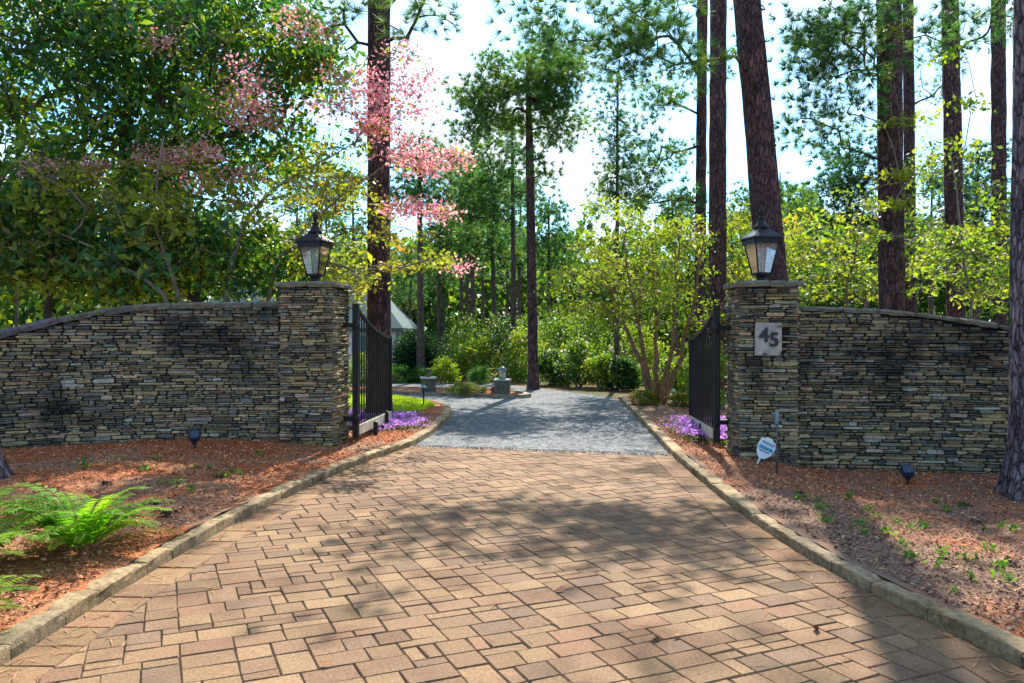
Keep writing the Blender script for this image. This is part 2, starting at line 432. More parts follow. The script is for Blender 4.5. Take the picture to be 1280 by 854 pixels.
def shrink(poly, d):
    c = np.mean(poly, 0); n = len(poly); out = []
    # offset convex polygon
    area = sum(poly[i][0]*poly[(i+1) % n][1]-poly[(i+1) % n][0]*poly[i][1] for i in range(n))
    sg = 1 if area > 0 else -1
    res = list(poly)
    for i in range(n):
        a, b = poly[i], poly[(i+1) % n]; e = b-a; L = np.linalg.norm(e)
        if L < 1e-6: continue
        nn = np.array([-e[1], e[0]])/L*sg
        res = clip_half(res, a+nn*d, nn)
        if len(res) < 3: return None
    return res
def add_paver(mb, poly, col):
    poly = [np.array(p) for p in poly]
    q = []
    for p in poly:
        if not q or np.linalg.norm(p-q[-1]) > .004: q.append(p)
    if len(q) > 2 and np.linalg.norm(q[0]-q[-1]) <= .004: q.pop()
    if len(q) < 3: return
    a = abs(sum(q[i][0]*q[(i+1) % len(q)][1]-q[(i+1) % len(q)][0]*q[i][1] for i in range(len(q))))/2
    if a < .0016: return
    ar = sum(q[i][0]*q[(i+1) % len(q)][1]-q[(i+1) % len(q)][0]*q[i][1] for i in range(len(q)))
    if ar < 0: q = q[::-1]
    c = np.mean(q, 0); zz = .013+rng.uniform(-.0025, .0025); tl = rng.normal(0, .008, 2)
    o = shrink(q, .0022); i_ = shrink(q, .0075)
    if o is None or i_ is None or len(o) != len(i_): 
        if o is None: return
        i_ = [c+(p-c)*.93 for p in o]
    n = len(o)
    jit = rng.normal(0, .0024, (n, 2))
    H = lambda p, z: (p[0], p[1], z+float(np.dot(p-c, tl)))
    V = [H(p, .0) for p in o]+[H(p+j, zz-.0075) for p, j in zip(o, jit)]+[H(p+j, zz) for p, j in zip(i_, jit)]
    Fs = [(k, (k+1) % n, n+(k+1) % n, n+k) for k in range(n)]+[(n+k, n+(k+1) % n, 2*n+(k+1) % n, 2*n+k) for k in range(n)]+[tuple(2*n+k for k in range(n))]
    mb.add(V, Fs, tuple(col))
def paver_col():
    c = PALETTE[rng.integers(len(PALETTE))]*rng.uniform(.86, 1.14)
    if rng.random() < .07: c = c*.74
    return c
mb = MB()
TH = R(23.6); U = np.array([math.cos(TH), math.sin(TH)]); Vv = np.array([-math.sin(TH), math.cos(TH)])
G = .086; NX, NY = 226, 226
occ = np.zeros((NX, NY), bool); ORG = np.array([0., 4.])-U*G*NX/2*.9-Vv*G*NY/2*.75
SZ = [((3, 2), 7), ((2, 2), 5), ((2, 3), 1.6), ((1, 2), 1.3), ((2, 1), 1.5), ((3, 1), 1.3), ((1, 1), .1)]
pr = np.array([s_[1] for s_ in SZ]); pr = pr/pr.sum()
for j in range(NY):
    for i in range(NX):
        if occ[i, j]: continue
        run = 1
        while i+run < NX and not occ[i+run, j] and run < 6: run += 1
        hl = 0
        while hl < 4 and i > 0 and j+hl < NY and occ[i-1, j+hl]: hl += 1
        cand = list(rng.choice(len(SZ), 14, p=pr))
        if rng.random() < .62: cand.sort(key=lambda q: abs(SZ[q][0][1]-hl) if 0 < hl < 4 else 0)
        for k in cand+[-1]:
            if k >= 0 and run < 6 and run-SZ[k][0][0] == 1: continue
            a, b = SZ[k][0] if k >= 0 else ((1, 2) if j+1 < NY and not occ[i, j+1] else (1, 1))
            if i+a <= NX and j+b <= NY and not occ[i:i+a, j:j+b].any(): break
        occ[i:i+a, j:j+b] = True
        o = ORG+U*G*i+Vv*G*j
        poly = [o, o+U*G*a, o+U*G*a+Vv*G*b, o+Vv*G*b]
        c = np.mean(poly, 0)
        if c[1] < -2 or c[1] > 12 or abs(c[0]) > 3.2: continue
        for sd in (-1, 1):
            p0, tt, n_ = edge_frame(sd, c[1])
            poly = clip_half(poly, p0+n_*BW, n_)
            if len(poly) < 3: break
        if len(poly) < 3: continue
        poly = clip_half(poly, GA+gn*.0, gn)
        if len(poly) < 3: continue
        add_paver(mb, poly, paver_col())
for sd in (-1, 1):
    y = -2.0
    while y < 12:
        L = rng.uniform(.24, .36)
        p0, t0, n0 = edge_frame(sd, y); p1, t1, n1 = edge_frame(sd, y+L*t0[1])
        poly = [p0+n0*.002, p1+n1*.002, p1+n1*BW, p0+n0*BW]
        pc = clip_half(poly if sd > 0 else poly[::-1], GA, gn)
        if len(pc) >= 3: add_paver(mb, pc, paver_col()*np.array([1.0, .97, .93]))
        y += L*t0[1]
mb.build('paved_driveway', M['paver'], kind='structure')
ys = np.arange(-3, 11.8, .2); rows = []
for y in ys:
    x = np.linspace(kxl(y)-.05, kxr(y)+.05, 12)
    yy = np.minimum(y, GA[1]+(x-GA[0])*(GB-GA)[1]/(GB-GA)[0]-.004)
    rows.append(np.stack([x, yy, np.full_like(x, .0035)], 1))
grid_mesh('joint_sand', rows, M['joint'])

# kerbs: long rough stones end to end
def kerb(sd, y0, y1, wid, hgt):
    mb = MB(); y = y0
    while y < y1:
        L = rng.uniform(.34, .78) if y < 12 else rng.uniform(.2, .4)
        f = []
        n = 6
        p0, t0, n0 = edge_frame(sd, y)
        dy = max(L*t0[1], .03); w_ = wid*rng.uniform(.95, 1.07); h_ = hgt*rng.uniform(.96, 1.05)
        col = np.array([(.30, .215, .118), (.33, .24, .13), (.26, .195, .115), (.28, .20, .108)])[rng.integers(4)]*rng.uniform(.85, 1.15)
        prof = [(-.002, -.06), (-.002, h_*.55), (-.003, h_-.009), (-.010, h_), (-w_*.6, h_+.003), (-w_+.02, h_-.003), (-w_, h_-.02), (-w_, -.06)]
        V = []
        for k in range(n):
            s = k/(n-1); yy = y+dy*(.010+s*.98); p, t_, nn = edge_frame(sd, yy)
            e = .012 if k in (0, n-1) else 0
            for q, (a, z) in enumerate(prof):
                ja = rng.normal(0, .0028) if 0 < q < 7 else 0; jz = rng.normal(0, .0022) if 0 < q < 7 else 0
                cx = -w_/2; a2 = cx+(a-cx)*(1-e*4); 
                V.append((*(p+nn*(a2+ja)), z-(e*1.0 if q in (2, 3, 4, 5, 6) else 0)+jz))
        m = len(prof); Fs = []
        for k in range(n-1):
            for q in range(m-1):
                ff = (k*m+q, k*m+q+1, (k+1)*m+q+1, (k+1)*m+q); Fs.append(ff if sd < 0 else ff[::-1])
        Fs += [tuple(range(m)), tuple((n-1)*m+q for q in range(m))][::1]
        mb.add(V, Fs, tuple(col)); y += dy
    return mb.build('kerb', M['kerb'], kind='structure')
kerb(-1, -2, 21.4, .165, .092); kerb(1, -2, 20.1, .155, .088)

# ------------------------------------------------------------------ gate axes
rX = np.array([.99655, -.083, 0]); fY = np.array([.083, .99655, 0]); up = np.array([0, 0, 1.])
W = .74
LP = np.array([-2.44, 10.9, 0])            # unnumbered pillar, inner front corner
RP = np.array([2.87, 10.15, 0])            # numbered pillar, inner front corner

STONES = np.array([(.22, .195, .125), (.15, .15, .11), (.27, .225, .125), (.11, .125, .12), (.19, .155, .105), (.33, .275, .16),
                   (.08, .085, .085), (.24, .165, .11), (.16, .17, .105), (.29, .25, .17), (.055, .06, .065), (.20, .185, .095), (.12, .14, .125)])
STONES = STONES*.8+np.array((.165, .145, .11))*.2
def stone(mb, fr, s0, s1, z0, z1, dep, col, r2):
    """one rough stone: outline in (s,z) with nipped corners, face bulged out by dep"""
    w_, h_ = s1-s0, z1-z0
    c = min(.42*h_, .16*w_, .024)*r2.uniform(.5, 1.3)
    j = lambda: r2.normal(0, min(.0045, h_*.07))
    O = [(s0+c, z0+j()), (s0+w_*.5, z0+j()), (s1-c, z0+j()), (s1+j(), z0+c*1.2), (s1+j(), z1-c), (s1-c, z1+j()), (s0+w_*.5, z1+j()), (s0+c, z1+j()), (s0+j(), z1-c), (s0+j(), z0+c*1.2)]
    cs, cz = (s0+s1)/2, (z0+z1)/2
    b = min(.009, h_*.2)
    ins = lambda q: (q[0]-math.copysign(min(b, abs(q[0]-cs)), q[0]-cs), q[1]-math.copysign(min(b, abs(q[1]-cz)), q[1]-cz))
    I = [ins(q) for q in O]
    tilt = r2.normal(0, .05); 
    V = [fr(*q, -.05) for q in O]+[fr(*q, dep-.012) for q in O]+[fr(*q, dep+r2.normal(0, .003)+tilt*(q[1]-cz)) for q in I]
    n = 10
    Fs = [(k, (k+1) % n, n+(k+1) % n, n+k) for k in range(n)]+[(n+k, n+(k+1) % n, 2*n+(k+1) % n, 2*n+k) for k in range(n)]+[tuple(2*n+k for k in range(n))]
    mb.add(V, Fs, tuple(col))
def stone_face(mb, fr, S, zb, zt, r2, avoid=None, pal=STONES, hmin=.023, hmax=.058, tone=np.array((1.38, 1.27, 1.06))):
    """fill 0..S by zb(s)..zt(s) with stacked ledge stones"""
    zlo = min(zb(0), zb(S), zb(S/2)); zhi = max(zt(0), zt(S), zt(S/2))
    z = zlo; gap = .0065
    skip = []
    while z < zhi:
        h = r2.uniform(hmin, hmax); s = -r2.uniform(0, .1)*0
        while s < S-1e-6:
            L = r2.uniform(.07, .22) if r2.random() < .78 else r2.uniform(.22, .40)
            e = min(s+L, S)
            if S-e < .07: e = S
            m = (s+e)/2
            lo, hi = zb(m), min(zt(m), zt(s), zt(e))
            a, b = max(z, lo), min(z+h, hi)
            if b-a > .012 and not (avoid and m > avoid[0] and m < avoid[1] and a > avoid[2]-.0 and b < avoid[3]):
                if avoid and a < avoid[3] and b > avoid[2] and e > avoid[0] and s < avoid[1]:
                    if m <= (avoid[0]+avoid[1])/2: e2 = min(e, avoid[0]) if s < avoid[0] else e
                    else: e2 = e
                else: e2 = e
                def one(s0, s1, z0, z1):
                    if s1-s0 < .03 or z1-z0 < .012: return
                    c = pal[r2.integers(len(pal))]*r2.uniform(.62, 1.36)
                    v = r2.random(); c = c*tone
                    if v < .04: c = np.array((.36, .27, .21))*r2.uniform(.8, 1.1)
                    elif v < .09: c = np.array((.36, .35, .28))*r2.uniform(.8, 1.1)
                    stone(mb, fr, s0+gap*r2.uniform(.3, 1), s1-gap*r2.uniform(.3, 1), z0+gap*.4, z1-gap*.4, r2.uniform(.002, .042), c, r2)
                v = r2.random()
                if b-a > .05 and v < .45:
                    k = a+(b-a)*r2.uniform(.38, .62); one(s, e2, a, k)
                    if r2.random() < .5: 
                        q = s+(e2-s)*r2.uniform(.35, .65); one(s, q, k, b); one(q, e2, k, b)
                    else: one(s, e2, k, b)
                else:
                    one(s, e2, a+r2.normal(0, .003), b+r2.normal(0, .003))
            s = e
        z += h
def slab_cap(mb, c, ax, size, r2, col, n=5):
    """rough flagstone: box with wobbly edges"""
    L, Wd, H = size; V = []; prof = [(-.5, -.5), (-.52, .1), (-.49, .38), (-.45, .5), (0, .52), (.45, .5), (.49, .38), (.52, .1), (.5, -.5)]
    m = len(prof)
    for k in range(n):
        s = k/(n-1)-.5; e = .84 if k in (0, n-1) else 1
        for q, (a, z) in enumerate(prof):
            V.append(c+ax[0]*(s*L+r2.normal(0, .003))+ax[1]*(a*Wd*(.5+.5*e)+r2.normal(0, .005))+ax[2]*(z*H*e+r2.normal(0, .004)))
    Fs = [(k*m+q, k*m+(q+1) % m, (k+1)*m+(q+1) % m, (k+1)*m+q) for k in range(n-1) for q in range(m)]
    Fs += [tuple(range(m))[::-1], tuple((n-1)*m+q for q in range(m))]
    mb.add(V, Fs, tuple(col))
CAPC = np.array([(.15, .145, .105), (.13, .13, .10), (.165, .15, .105), (.12, .12, .10)])

def pillar(corner, side, label, zb, zt, seed, avoid=None):
    """corner: inner front corner; side -1 unnumbered pillar (body runs to -rX), +1 numbered pillar"""
    r2 = np.random.default_rng(seed)
    fl = corner if side > 0 else corner-rX*W      # front-left corner
    root = thing('stone_pillar', label, 'pillar', tuple((fl+rX*W/2+fY*W/2)*np.array([1, 1, 0])+np.array([0, 0, zb])))
    off = np.array(root.location)
    mb = MB()
    for o, d, n in ((fl, rX, -fY), (fl+rX*W, fY, rX), (fl+rX*W+fY*W, -rX, fY), (fl+fY*W, -fY, -rX)):
        fr = lambda s, z, q, o=o, d=d, n=n: o+d*s+n*q+up*z-off
        stone_face(mb, fr, W, lambda s: zb-.12, lambda s: zt-.085, r2, avoid if n is not None and np.allclose(n, -fY) else None)
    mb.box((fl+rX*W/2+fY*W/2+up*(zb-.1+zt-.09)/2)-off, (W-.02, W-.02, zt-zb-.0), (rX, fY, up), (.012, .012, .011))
    mb.build('stonework', M['stone'], root)
    mb = MB(); ov = .055; c0 = fl+rX*W/2+fY*W/2+up*(zt-.04)-off
    Lc = W+2*ov
    for a in (-1, 1):
        for b in (-1, 1):
            f = .52 if a*b > 0 else .48
            cc = c0+rX*(a*(Lc/2-Lc*f/2+.002))+fY*(b*Lc/4)
            slab_cap(mb, cc, (rX, fY, up), (Lc*f-.006, Lc/2-.004, .08*r2.uniform(.95, 1.05)), r2, CAPC[r2.integers(4)])
    mb.build('capstone', M['cap'], root)
    return root
pillar(LP, -1, 'square stacked stone gate pillar without a number, ending the long curved wall', .02, 2.345, 21)
# plaque window on the numbered pillar: s .17-.52 , z 1.345-1.77
PLQ = (.195, .545, 1.345, 1.772)
pillar(RP, 1, 'square stacked stone gate pillar with the number 45 plaque', -.13, 2.30, 22, PLQ)

def path_frame(pts):
    pts = np.array(pts, float); d = np.diff(pts, axis=0); L = np.concatenate([[0], np.cumsum(np.linalg.norm(d, axis=1))])
    def pos(s): return np.array([np.interp(s, L, pts[:, 0]), np.interp(s, L, pts[:, 1]), 0])
    def tan(s):
        a, b = pos(max(s-.25, 0)), pos(min(s+.25, L[-1])); t = b-a; return t/np.linalg.norm(t)
    return pos, tan, L[-1]
def wall(pts, zb, zt, label, seed, capn, flip, thick=.38):
    r2 = np.random.default_rng(seed); pos, tan, S = path_frame(pts)
    base = pos(S/2); root = thing('stone_wall', label, 'wall', tuple(base+np.array([0, 0, zb(S/2)])))
    off = np.array(root.location); mb = MB()
    def nrm(s):
        t = tan(s); n = np.array([t[1], -t[0], 0]); return n if n[1] < 0 else -n
    fr = lambda s, z, q: pos(s)+nrm(s)*q+up*z-off
    g0 = .05 if flip else .03  # stones start late; the near-black core paints a shadow line beside the pillar
    fr2 = lambda s, z, q: fr(s+g0, z, q)
    stone_face(mb, fr2, S-g0, lambda s: zb(s)-.1, lambda s: zt(s+g0)-.07, r2, tone=np.array((1.38, 1.28, 1.14)) if flip else np.array((1.26, 1.18, 1.02)))
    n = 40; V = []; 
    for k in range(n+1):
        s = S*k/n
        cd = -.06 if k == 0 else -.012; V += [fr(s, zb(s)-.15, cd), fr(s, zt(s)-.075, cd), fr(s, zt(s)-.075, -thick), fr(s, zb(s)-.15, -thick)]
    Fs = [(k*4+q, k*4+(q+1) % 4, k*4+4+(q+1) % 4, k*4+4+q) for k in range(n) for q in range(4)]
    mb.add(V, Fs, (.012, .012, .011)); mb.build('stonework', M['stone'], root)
    mb = MB(); s = 0
    while s < S-.05:
        L = r2.uniform(*capn); e = min(s+L, S); m = (s+e)/2
        a, b = pos(s)+up*zt(s), pos(e)+up*zt(e); t = (b-a); LL = np.linalg.norm(t); t /= LL
        nn = nrm(m); u2 = np.cross(nn, t); u2 = u2 if u2[2] > 0 else -u2
        big = r2.uniform(.9, 1.15)*(1.0+.5*float(smooth(.45, .8, s/S))*(1 if flip else 0))
        pc = np.array((.125, .108, .118)) if (flip and s/S > .40 and r2.random() < .75) else CAPC[r2.integers(4)]
        slab_cap(mb, (a+b)/2-nn*(thick/2-.0)+nn*.0-u2*.035-off, (t, nn, u2), (LL-.014, thick+.09, (.085 if flip else .06)*big), r2, pc*r2.uniform(.85, 1.1), 6)
        s = e
    mb.build('coping', M['cap'], root)
    return root
lw0 = LP-rX*(W+.022)+fY*.17
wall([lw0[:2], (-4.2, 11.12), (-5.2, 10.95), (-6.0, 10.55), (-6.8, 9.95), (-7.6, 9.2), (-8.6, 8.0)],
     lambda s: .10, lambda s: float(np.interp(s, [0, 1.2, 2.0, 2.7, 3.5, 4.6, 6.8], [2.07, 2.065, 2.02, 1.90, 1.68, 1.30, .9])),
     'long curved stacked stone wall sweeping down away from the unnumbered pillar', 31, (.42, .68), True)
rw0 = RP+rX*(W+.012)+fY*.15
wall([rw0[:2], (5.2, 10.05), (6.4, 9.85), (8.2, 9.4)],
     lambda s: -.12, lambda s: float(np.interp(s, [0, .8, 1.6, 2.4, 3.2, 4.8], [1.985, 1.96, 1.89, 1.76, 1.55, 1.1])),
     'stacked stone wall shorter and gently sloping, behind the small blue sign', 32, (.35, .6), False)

# number plaque
pc = RP+rX*((PLQ[0]+PLQ[1])/2)-fY*.0+up*((PLQ[2]+PLQ[3])/2)
root = thing('number_plaque', 'pale stone plaque with house number 45 set in the numbered pillar', 'plaque', tuple(pc))
mb = MB(); w2, h2 = (PLQ[1]-PLQ[0])/2-.006, (PLQ[3]-PLQ[2])/2-.006
out_ = [(-w2, -h2), (w2*.72, -h2), (w2, -h2*.72), (w2*.98, h2), (-w2*.97, h2)]
V = [rX*a+up*b+fY*.05 for a, b in out_]+[rX*a+up*b-fY*.016 for a, b in out_]+[rX*a*.96+up*b*.97-fY*.022 for a, b in out_]
Fs = [(k, (k+1) % 5, 5+(k+1) % 5, 5+k) for k in range(5)]+[(5+k, 5+(k+1) % 5, 10+(k+1) % 5, 10+k) for k in range(5)]+[(10, 11, 12, 13, 14)]
mb.add(V, Fs); mb.build('plate', M['plaque'], root)
from mathutils import Matrix
def text_mesh(txt, size, ext, offs=.0):
    cu = bpy.data.curves.new('txt', 'FONT'); cu.body = txt; cu.size = size; cu.extrude = ext; cu.offset = offs; cu.bevel_depth = .0015
    cu.align_x = 'CENTER'; cu.align_y = 'CENTER'
    o = bpy.data.objects.new('txt', cu); COL.objects.link(o)
    bpy.context.view_layer.update()
    me = bpy.data.meshes.new_from_object(o.evaluated_get(bpy.context.evaluated_depsgraph_get()))
    bpy.data.objects.remove(o); return me
rotm = Matrix((rX, up, -fY)).transposed().to_4x4()
for ch, dx, dz in (('4', -.055, .045), ('5', .068, -.012)):
    me = text_mesh(ch, .245, .008, .0055); me.transform(rotm)
    d = link('digit', me, M['digit'], root); d.location = tuple(rX*dx+up*dz-fY*.030)

# ------------------------------------------------------------------ lanterns
def lantern(base, rot, label):
    root = thing('post_lantern', label, 'lantern', tuple(base)); root.rotation_euler = (0, 0, rot); root.scale = (.9, .9, 1.15)
    mb = MB()
    mb.lathe((0, 0, -.004), [(.115, 0), (.115, .014), (.075, .02), (.06, .05), (.085, .07), (.09, .082)], 20)
    mb.build('base', M['lampblack'], root)
    z0, z1, a0, a1 = .082, .50, .095, .192
    mb = MB()
    for sx in (-1, 1):
        for sy in (-1, 1):
            mb.tube([(sx*a0, sy*a0, z0), (sx*a1, sy*a1, z1)], .0125, 4)
    for k in range(4):
        c, s = math.cos(k*math.pi/2), math.sin(k*math.pi/2)
        ax = ((c, s, 0), (-s, c, 0), (0, 0, 1))
        mb.box((-s*a0, c*a0, z0+.012), (2*a0+.022, .022, .026), ax)
        mb.box((-s*a1, c*a1, z1-.035), (2*a1+.024, .024, .072), ax)
    mb.box((0, 0, z0+.004), (2*a0, 2*a0, .008))
    mb.build('frame', M['lampblack'], root)
    for k in range(4):
        c, s = math.cos(k*math.pi/2), math.sin(k*math.pi/2)
        T = lambda x, y, z: (x*c-y*s, x*s+y*c, z)
        mb = MB(); q = []
        za, zb_ = z0+.024, z1-.07; fa, fb = a0+(a1-a0)*(za-z0)/(z1-z0), a0+(a1-a0)*(zb_-z0)/(z1-z0)
        for d in (.0, .005):
            q += [T(-fa+.01, fa-d, za), T(fa-.01, fa-d, za), T(fb-.01, fb-d, zb_), T(-fb+.01, fb-d, zb_)]
        mb.add(q, [(0, 1, 2, 3), (7, 6, 5, 4), (0, 4, 5, 1), (1, 5, 6, 2), (2, 6, 7, 3), (3, 7, 4, 0)])
        mb.build('glass_pane', M['glass'], root)
    mb = MB(); e, n = a1+.034, .085
    V = []
    for r_, z in ((e, z1-.012), (e, z1+.006), (e*.62, z1+.062), (n, z1+.105), (n, z1+.115)):
        V += [(-r_, -r_, z), (r_, -r_, z), (r_, r_, z), (-r_, r_, z)]
    Fs = [(3, 2, 1, 0)]+[(i*4+k, i*4+(k+1) % 4, i*4+4+(k+1) % 4, i*4+4+k) for i in range(4) for k in range(4)]+[(16, 17, 18, 19)]
    mb.add(V, Fs)
    mb.lathe((0, 0, z1+.112), [(.105, 0), (.108, .014), (.085, .03), (.066, .06), (.05, .085), (.046, .1), (.062, .108), (.062, .12), (.03, .132), (.022, .15)], 20)
    mb.build('roof', M['lampblack'], root)
    mb = MB(); mb.lathe((0, 0, z1+.262), [(.02, 0), (.03, .012), (.043, .04), (.036, .07), (.018, .098), (.006, .122), (.002, .14)], 16)
    mb.build('finial', M['lampblack'], root)
    mb = MB(); mb.lathe((0, 0, z0+.01), [(.016, 0), (.016, .15), (.02, .152), (.02, .2), (.014, .215), (.01, .26), (.003, .29)], 12)
    mb.build('candle_tube', M['signwhite'], root)
    return root
lantern(LP-rX*W/2+fY*W/2+up*2.35, R(-14), 'black four-sided lantern on the unnumbered pillar below pink blossom')
lantern(RP+rX*W/2+fY*W/2+up*2.305, R(10), 'black four-sided lantern on the pillar with number 45')

# ------------------------------------------------------------------ gates
def gate(hinge, far, zb0, zb1, zt0, zt1, pil, label, face):
    """hinge, far: xy of the two ends; pil: xy point on the pillar's side; face: which side the pale rail is on"""
    h = np.array([*hinge, 0.]); f = np.array([*far, 0.]); d = f-h; L = np.linalg.norm(d); d /= L; n = np.array([-d[1], d[0], 0])*face
    root = thing('driveway_gate', label, 'gate', (h[0], h[1], zb0)); off = np.array(root.location); ax = (d, n, up)
    ZB = lambda s: zb0+(zb1-zb0)*s/L
    ZT = lambda s: zt1+(zt0-zt1)*(1-s/L)**1.75
    mb = MB(); mb.bbox(h+up*(ZB(0)+zt0)/2-off, (.085, .085, zt0-zb0+.05), .006, ax); mb.build('hinge_stile', M['black'], root)
    mb = MB(); mb.bbox(f+up*(ZB(L)+zt1)/2-off, (.06, .06, zt1-zb1), .005, ax); mb.build('meeting_stile', M['black'], root)
    S = np.linspace(.03, L-.02, 26)
    def ribbon(prof, z_of):
        V = []; m = len(prof)
        for s in S:
            for a, b in prof: V.append(h+d*s+n*a+up*(z_of(s)+b)-off)
        Fs = [(k*m+q, k*m+(q+1) % m, (k+1)*m+(q+1) % m, (k+1)*m+q) for k in range(len(S)-1) for q in range(m)]+[tuple(range(m))[::-1], tuple((len(S)-1)*m+q for q in range(m))]
        return V, Fs
    mb = MB(); mb.add(*ribbon([(-.022, -.05), (.022, -.05), (.022, 0), (-.022, 0)], ZT)); mb.build('top_rail', M['black'], root)
    mb = MB(); mb.add(*ribbon([(-.022, 0), (.016, 0), (.016, .13), (-.022, .13)], lambda s: ZB(s)+.02)); mb.build('bottom_rail', M['black'], root)
    mb = MB(); mb.add(*ribbon([(.017, 0), (.034, 0), (.034, .135), (.017, .135)], lambda s: ZB(s)+.006)); mb.build('kick_board', M['kick'], root)
    nb = 15
    for k in range(1, nb+1):
        s = .06+(L-.11)*k/(nb+1); a, b = ZB(s)+.14, ZT(s)-.045
        mb = MB(); mb.box(h+d*s+up*(a+b)/2-off, (.022, .018, b-a), ax); mb.build('bar', M['black'], root)
    for z in (zb0+.24, zt0-.28):
        mb = MB(); p = np.array([*pil, 0.]); p = p+d*np.dot(h-p, d); v = h-p
        mb.box((h+p)/2+up*z-off, (np.linalg.norm(v)+.06, .05, .065), (v/np.linalg.norm(v), np.cross(up, v/np.linalg.norm(v)), up))
        mb.lathe(h+up*(z-.06)-n*.0-off, [(.05, 0), (.05, .12)], 12)
        mb.build('hinge_arm', M['black'], root)
    return root
gate((-2.205, 11.30), (-2.085, 13.7), .19, .175, 2.03, 1.60, (-2.40, 11.3), 'open black iron gate leaf hinged to the unnumbered pillar', -1)
gate((2.715, 10.62), (2.905, 13.0), .215, .17, 1.985, 1.575, (2.91, 10.62), 'open black iron gate leaf hinged to the pillar with number 45', 1)
def stub(x, y, z, h, r, label):
    mb = MB(); mb.bbox((0, 0, h/2), (r*2, r*2, h), .004); mb.box((0, 0, .008), (r*3.2, r*3.2, .016)); mb.lathe((0, 0, h), [(r*1.1, 0), (r*1.1, .01), (r*.5, .025)], 10)
    o = mb.build('gate_stop', M['black']); o.location = (x, y, z); tag(o, label, 'gate stop')
stub(-2.07, 12.15, .09, .19, .032, 'short black post under the middle of the gate by the unnumbered pillar')
stub(-2.05, 13.1, .09, .26, .026, 'thin black post under the far end of the gate by the unnumbered pillar')
stub(2.80, 11.75, .06, .24, .045, 'thick black post under the middle of the gate by the numbered pillar')
stub(2.86, 12.7, .06, .20, .02, 'thin black post under the far end of the gate by the numbered pillar')

# ------------------------------------------------------------------ small garden hardware
def spot(x, y, z, yaw, tilt, label):
    root = thing('spotlight', label, 'spotlight', (x, y, z)); root.rotation_euler = (0, 0, yaw)
    mb = MB(); mb.tube([(0, 0, -.05), (0, 0, .07)], .014, 8); mb.lathe((0, 0, .055), [(.03, 0), (.032, .02), (.02, .03)], 10); mb.build('stake', M['black'], root)
    mb = MB(); c, s = math.cos(tilt), math.sin(tilt)
    prof = [(.002, -.075), (.035, -.07), (.058, -.045), (.068, -.005), (.07, .045), (.076, .06), (.076, .075), (.066, .075)]
    V = []; seg = 18
    for r_, l in prof:
        l = l*.75; r_ = r_*1.08
        for k in range(seg):
            a = 2*math.pi*k/seg; x_, z_ = r_*math.cos(a), r_*math.sin(a)
            V.append((x_, l*c-z_*s, l*s+z_*c+.135))
    n = len(prof); Fs = [(i*seg+j, i*seg+(j+1) % seg, (i+1)*seg+(j+1) % seg, (i+1)*seg+j) for i in range(n-1) for j in range(seg)]+[tuple(range(seg))[::-1]]
    mb.add(V, Fs, None, True); mb.build('housing', M['bluelamp'], root)
    mb = MB(); V = [(.066*math.cos(2*math.pi*k/seg), .07*c-.066*math.sin(2*math.pi*k/seg)*s, .07*s+.066*math.sin(2*math.pi*k/seg)*c+.135) for k in range(seg)]
    mb.add(V, [tuple(range(seg))]); mb.build('lens', M['glass'], root)
p = P(243, 562, 10.2); spot(p[0], p[1], float(zleft(p[0], p[1])), R(15), R(50), 'small dark spotlight aimed up at the left stone wall')
p = P(1135, 606, 9.2); spot(p[0], p[1], float(zright(p[0], p[1])), R(-10), R(35), 'round blue-black spotlight in front of the right stone wall')
def path_light(x, y, z, h, label):
    root = thing('path_light', label, 'path light', (x, y, z))
    mb = MB(); mb.tube([(0, 0, -.05), (0, 0, h)], .016, 8); mb.build('stem', M['black'], root)
    mb = MB(); mb.lathe((0, 0, h-.01), [(.085, 0), (.086, .01), (.05, .035), (.02, .06), (.008, .085)], 16); mb.build('hat', M['bluesteel'], root)
p = P(529.5, 514, 17); path_light(p[0], p[1], .1, .40, 'hat-topped path light on the lawn beside the gravel')
p = P(842, 514, 17.5); path_light(p[0], p[1], .06, .32, 'small path light at the foot of the multi-stemmed tree')
# security sign on its stake
x, y = P(944, 590, 9.75)[:2]; z = float(zright(x, y))
root = thing('yard_sign', 'tilted pale blue sign on a stake before the numbered pillar', 'yard sign', (x, y, z-.05)); root.rotation_euler = (0, R(26), R(-8))
mb = MB(); mb.box((0, 0, .05), (.018, .008, .24)); mb.build('stake', M['signwhite'], root)
mb = MB(); o = [(-.02, .13), (.05, .14), (.095, .20), (.112, .27), (.112, .37), (.05, .375), (.035, .40), (-.035, .40), (-.05, .375), (-.092, .37), (-.10, .28), (-.075, .19)]
n = len(o); V = [(a, -.006, b) for a, b in o]+[(a, .004, b) for a, b in o]
mb.add(V, [tuple(range(n)), tuple(range(2*n-1, n-1, -1))]+[(k, n+k, n+(k+1) % n, (k+1) % n) for k in range(n)]); mb.build('panel', M['signwhite'], root)
def marks(name, mat, rows):
    mb = MB(); r2 = np.random.default_rng(3)
    for z, x0, x1, h in rows:
        s = x0
        while s < x1:
            w_ = r2.uniform(.008, .02)*(2 if h > .03 else 1); mb.box(((s+min(s+w_, x1))/2, -.0085, z+r2.normal(0, .001)), (w_*.85, .002, h*r2.uniform(.75, 1))); s += w_
    mb.build(name, mat, root)
marks('blue_lettering', M['signblue'], [(.268, -.078, .085, .048)])
marks('small_lettering', M['signdark'], [(.338, -.07, .09, .013), (.318, -.06, .075, .01), (.225, -.06, .07, .014)])
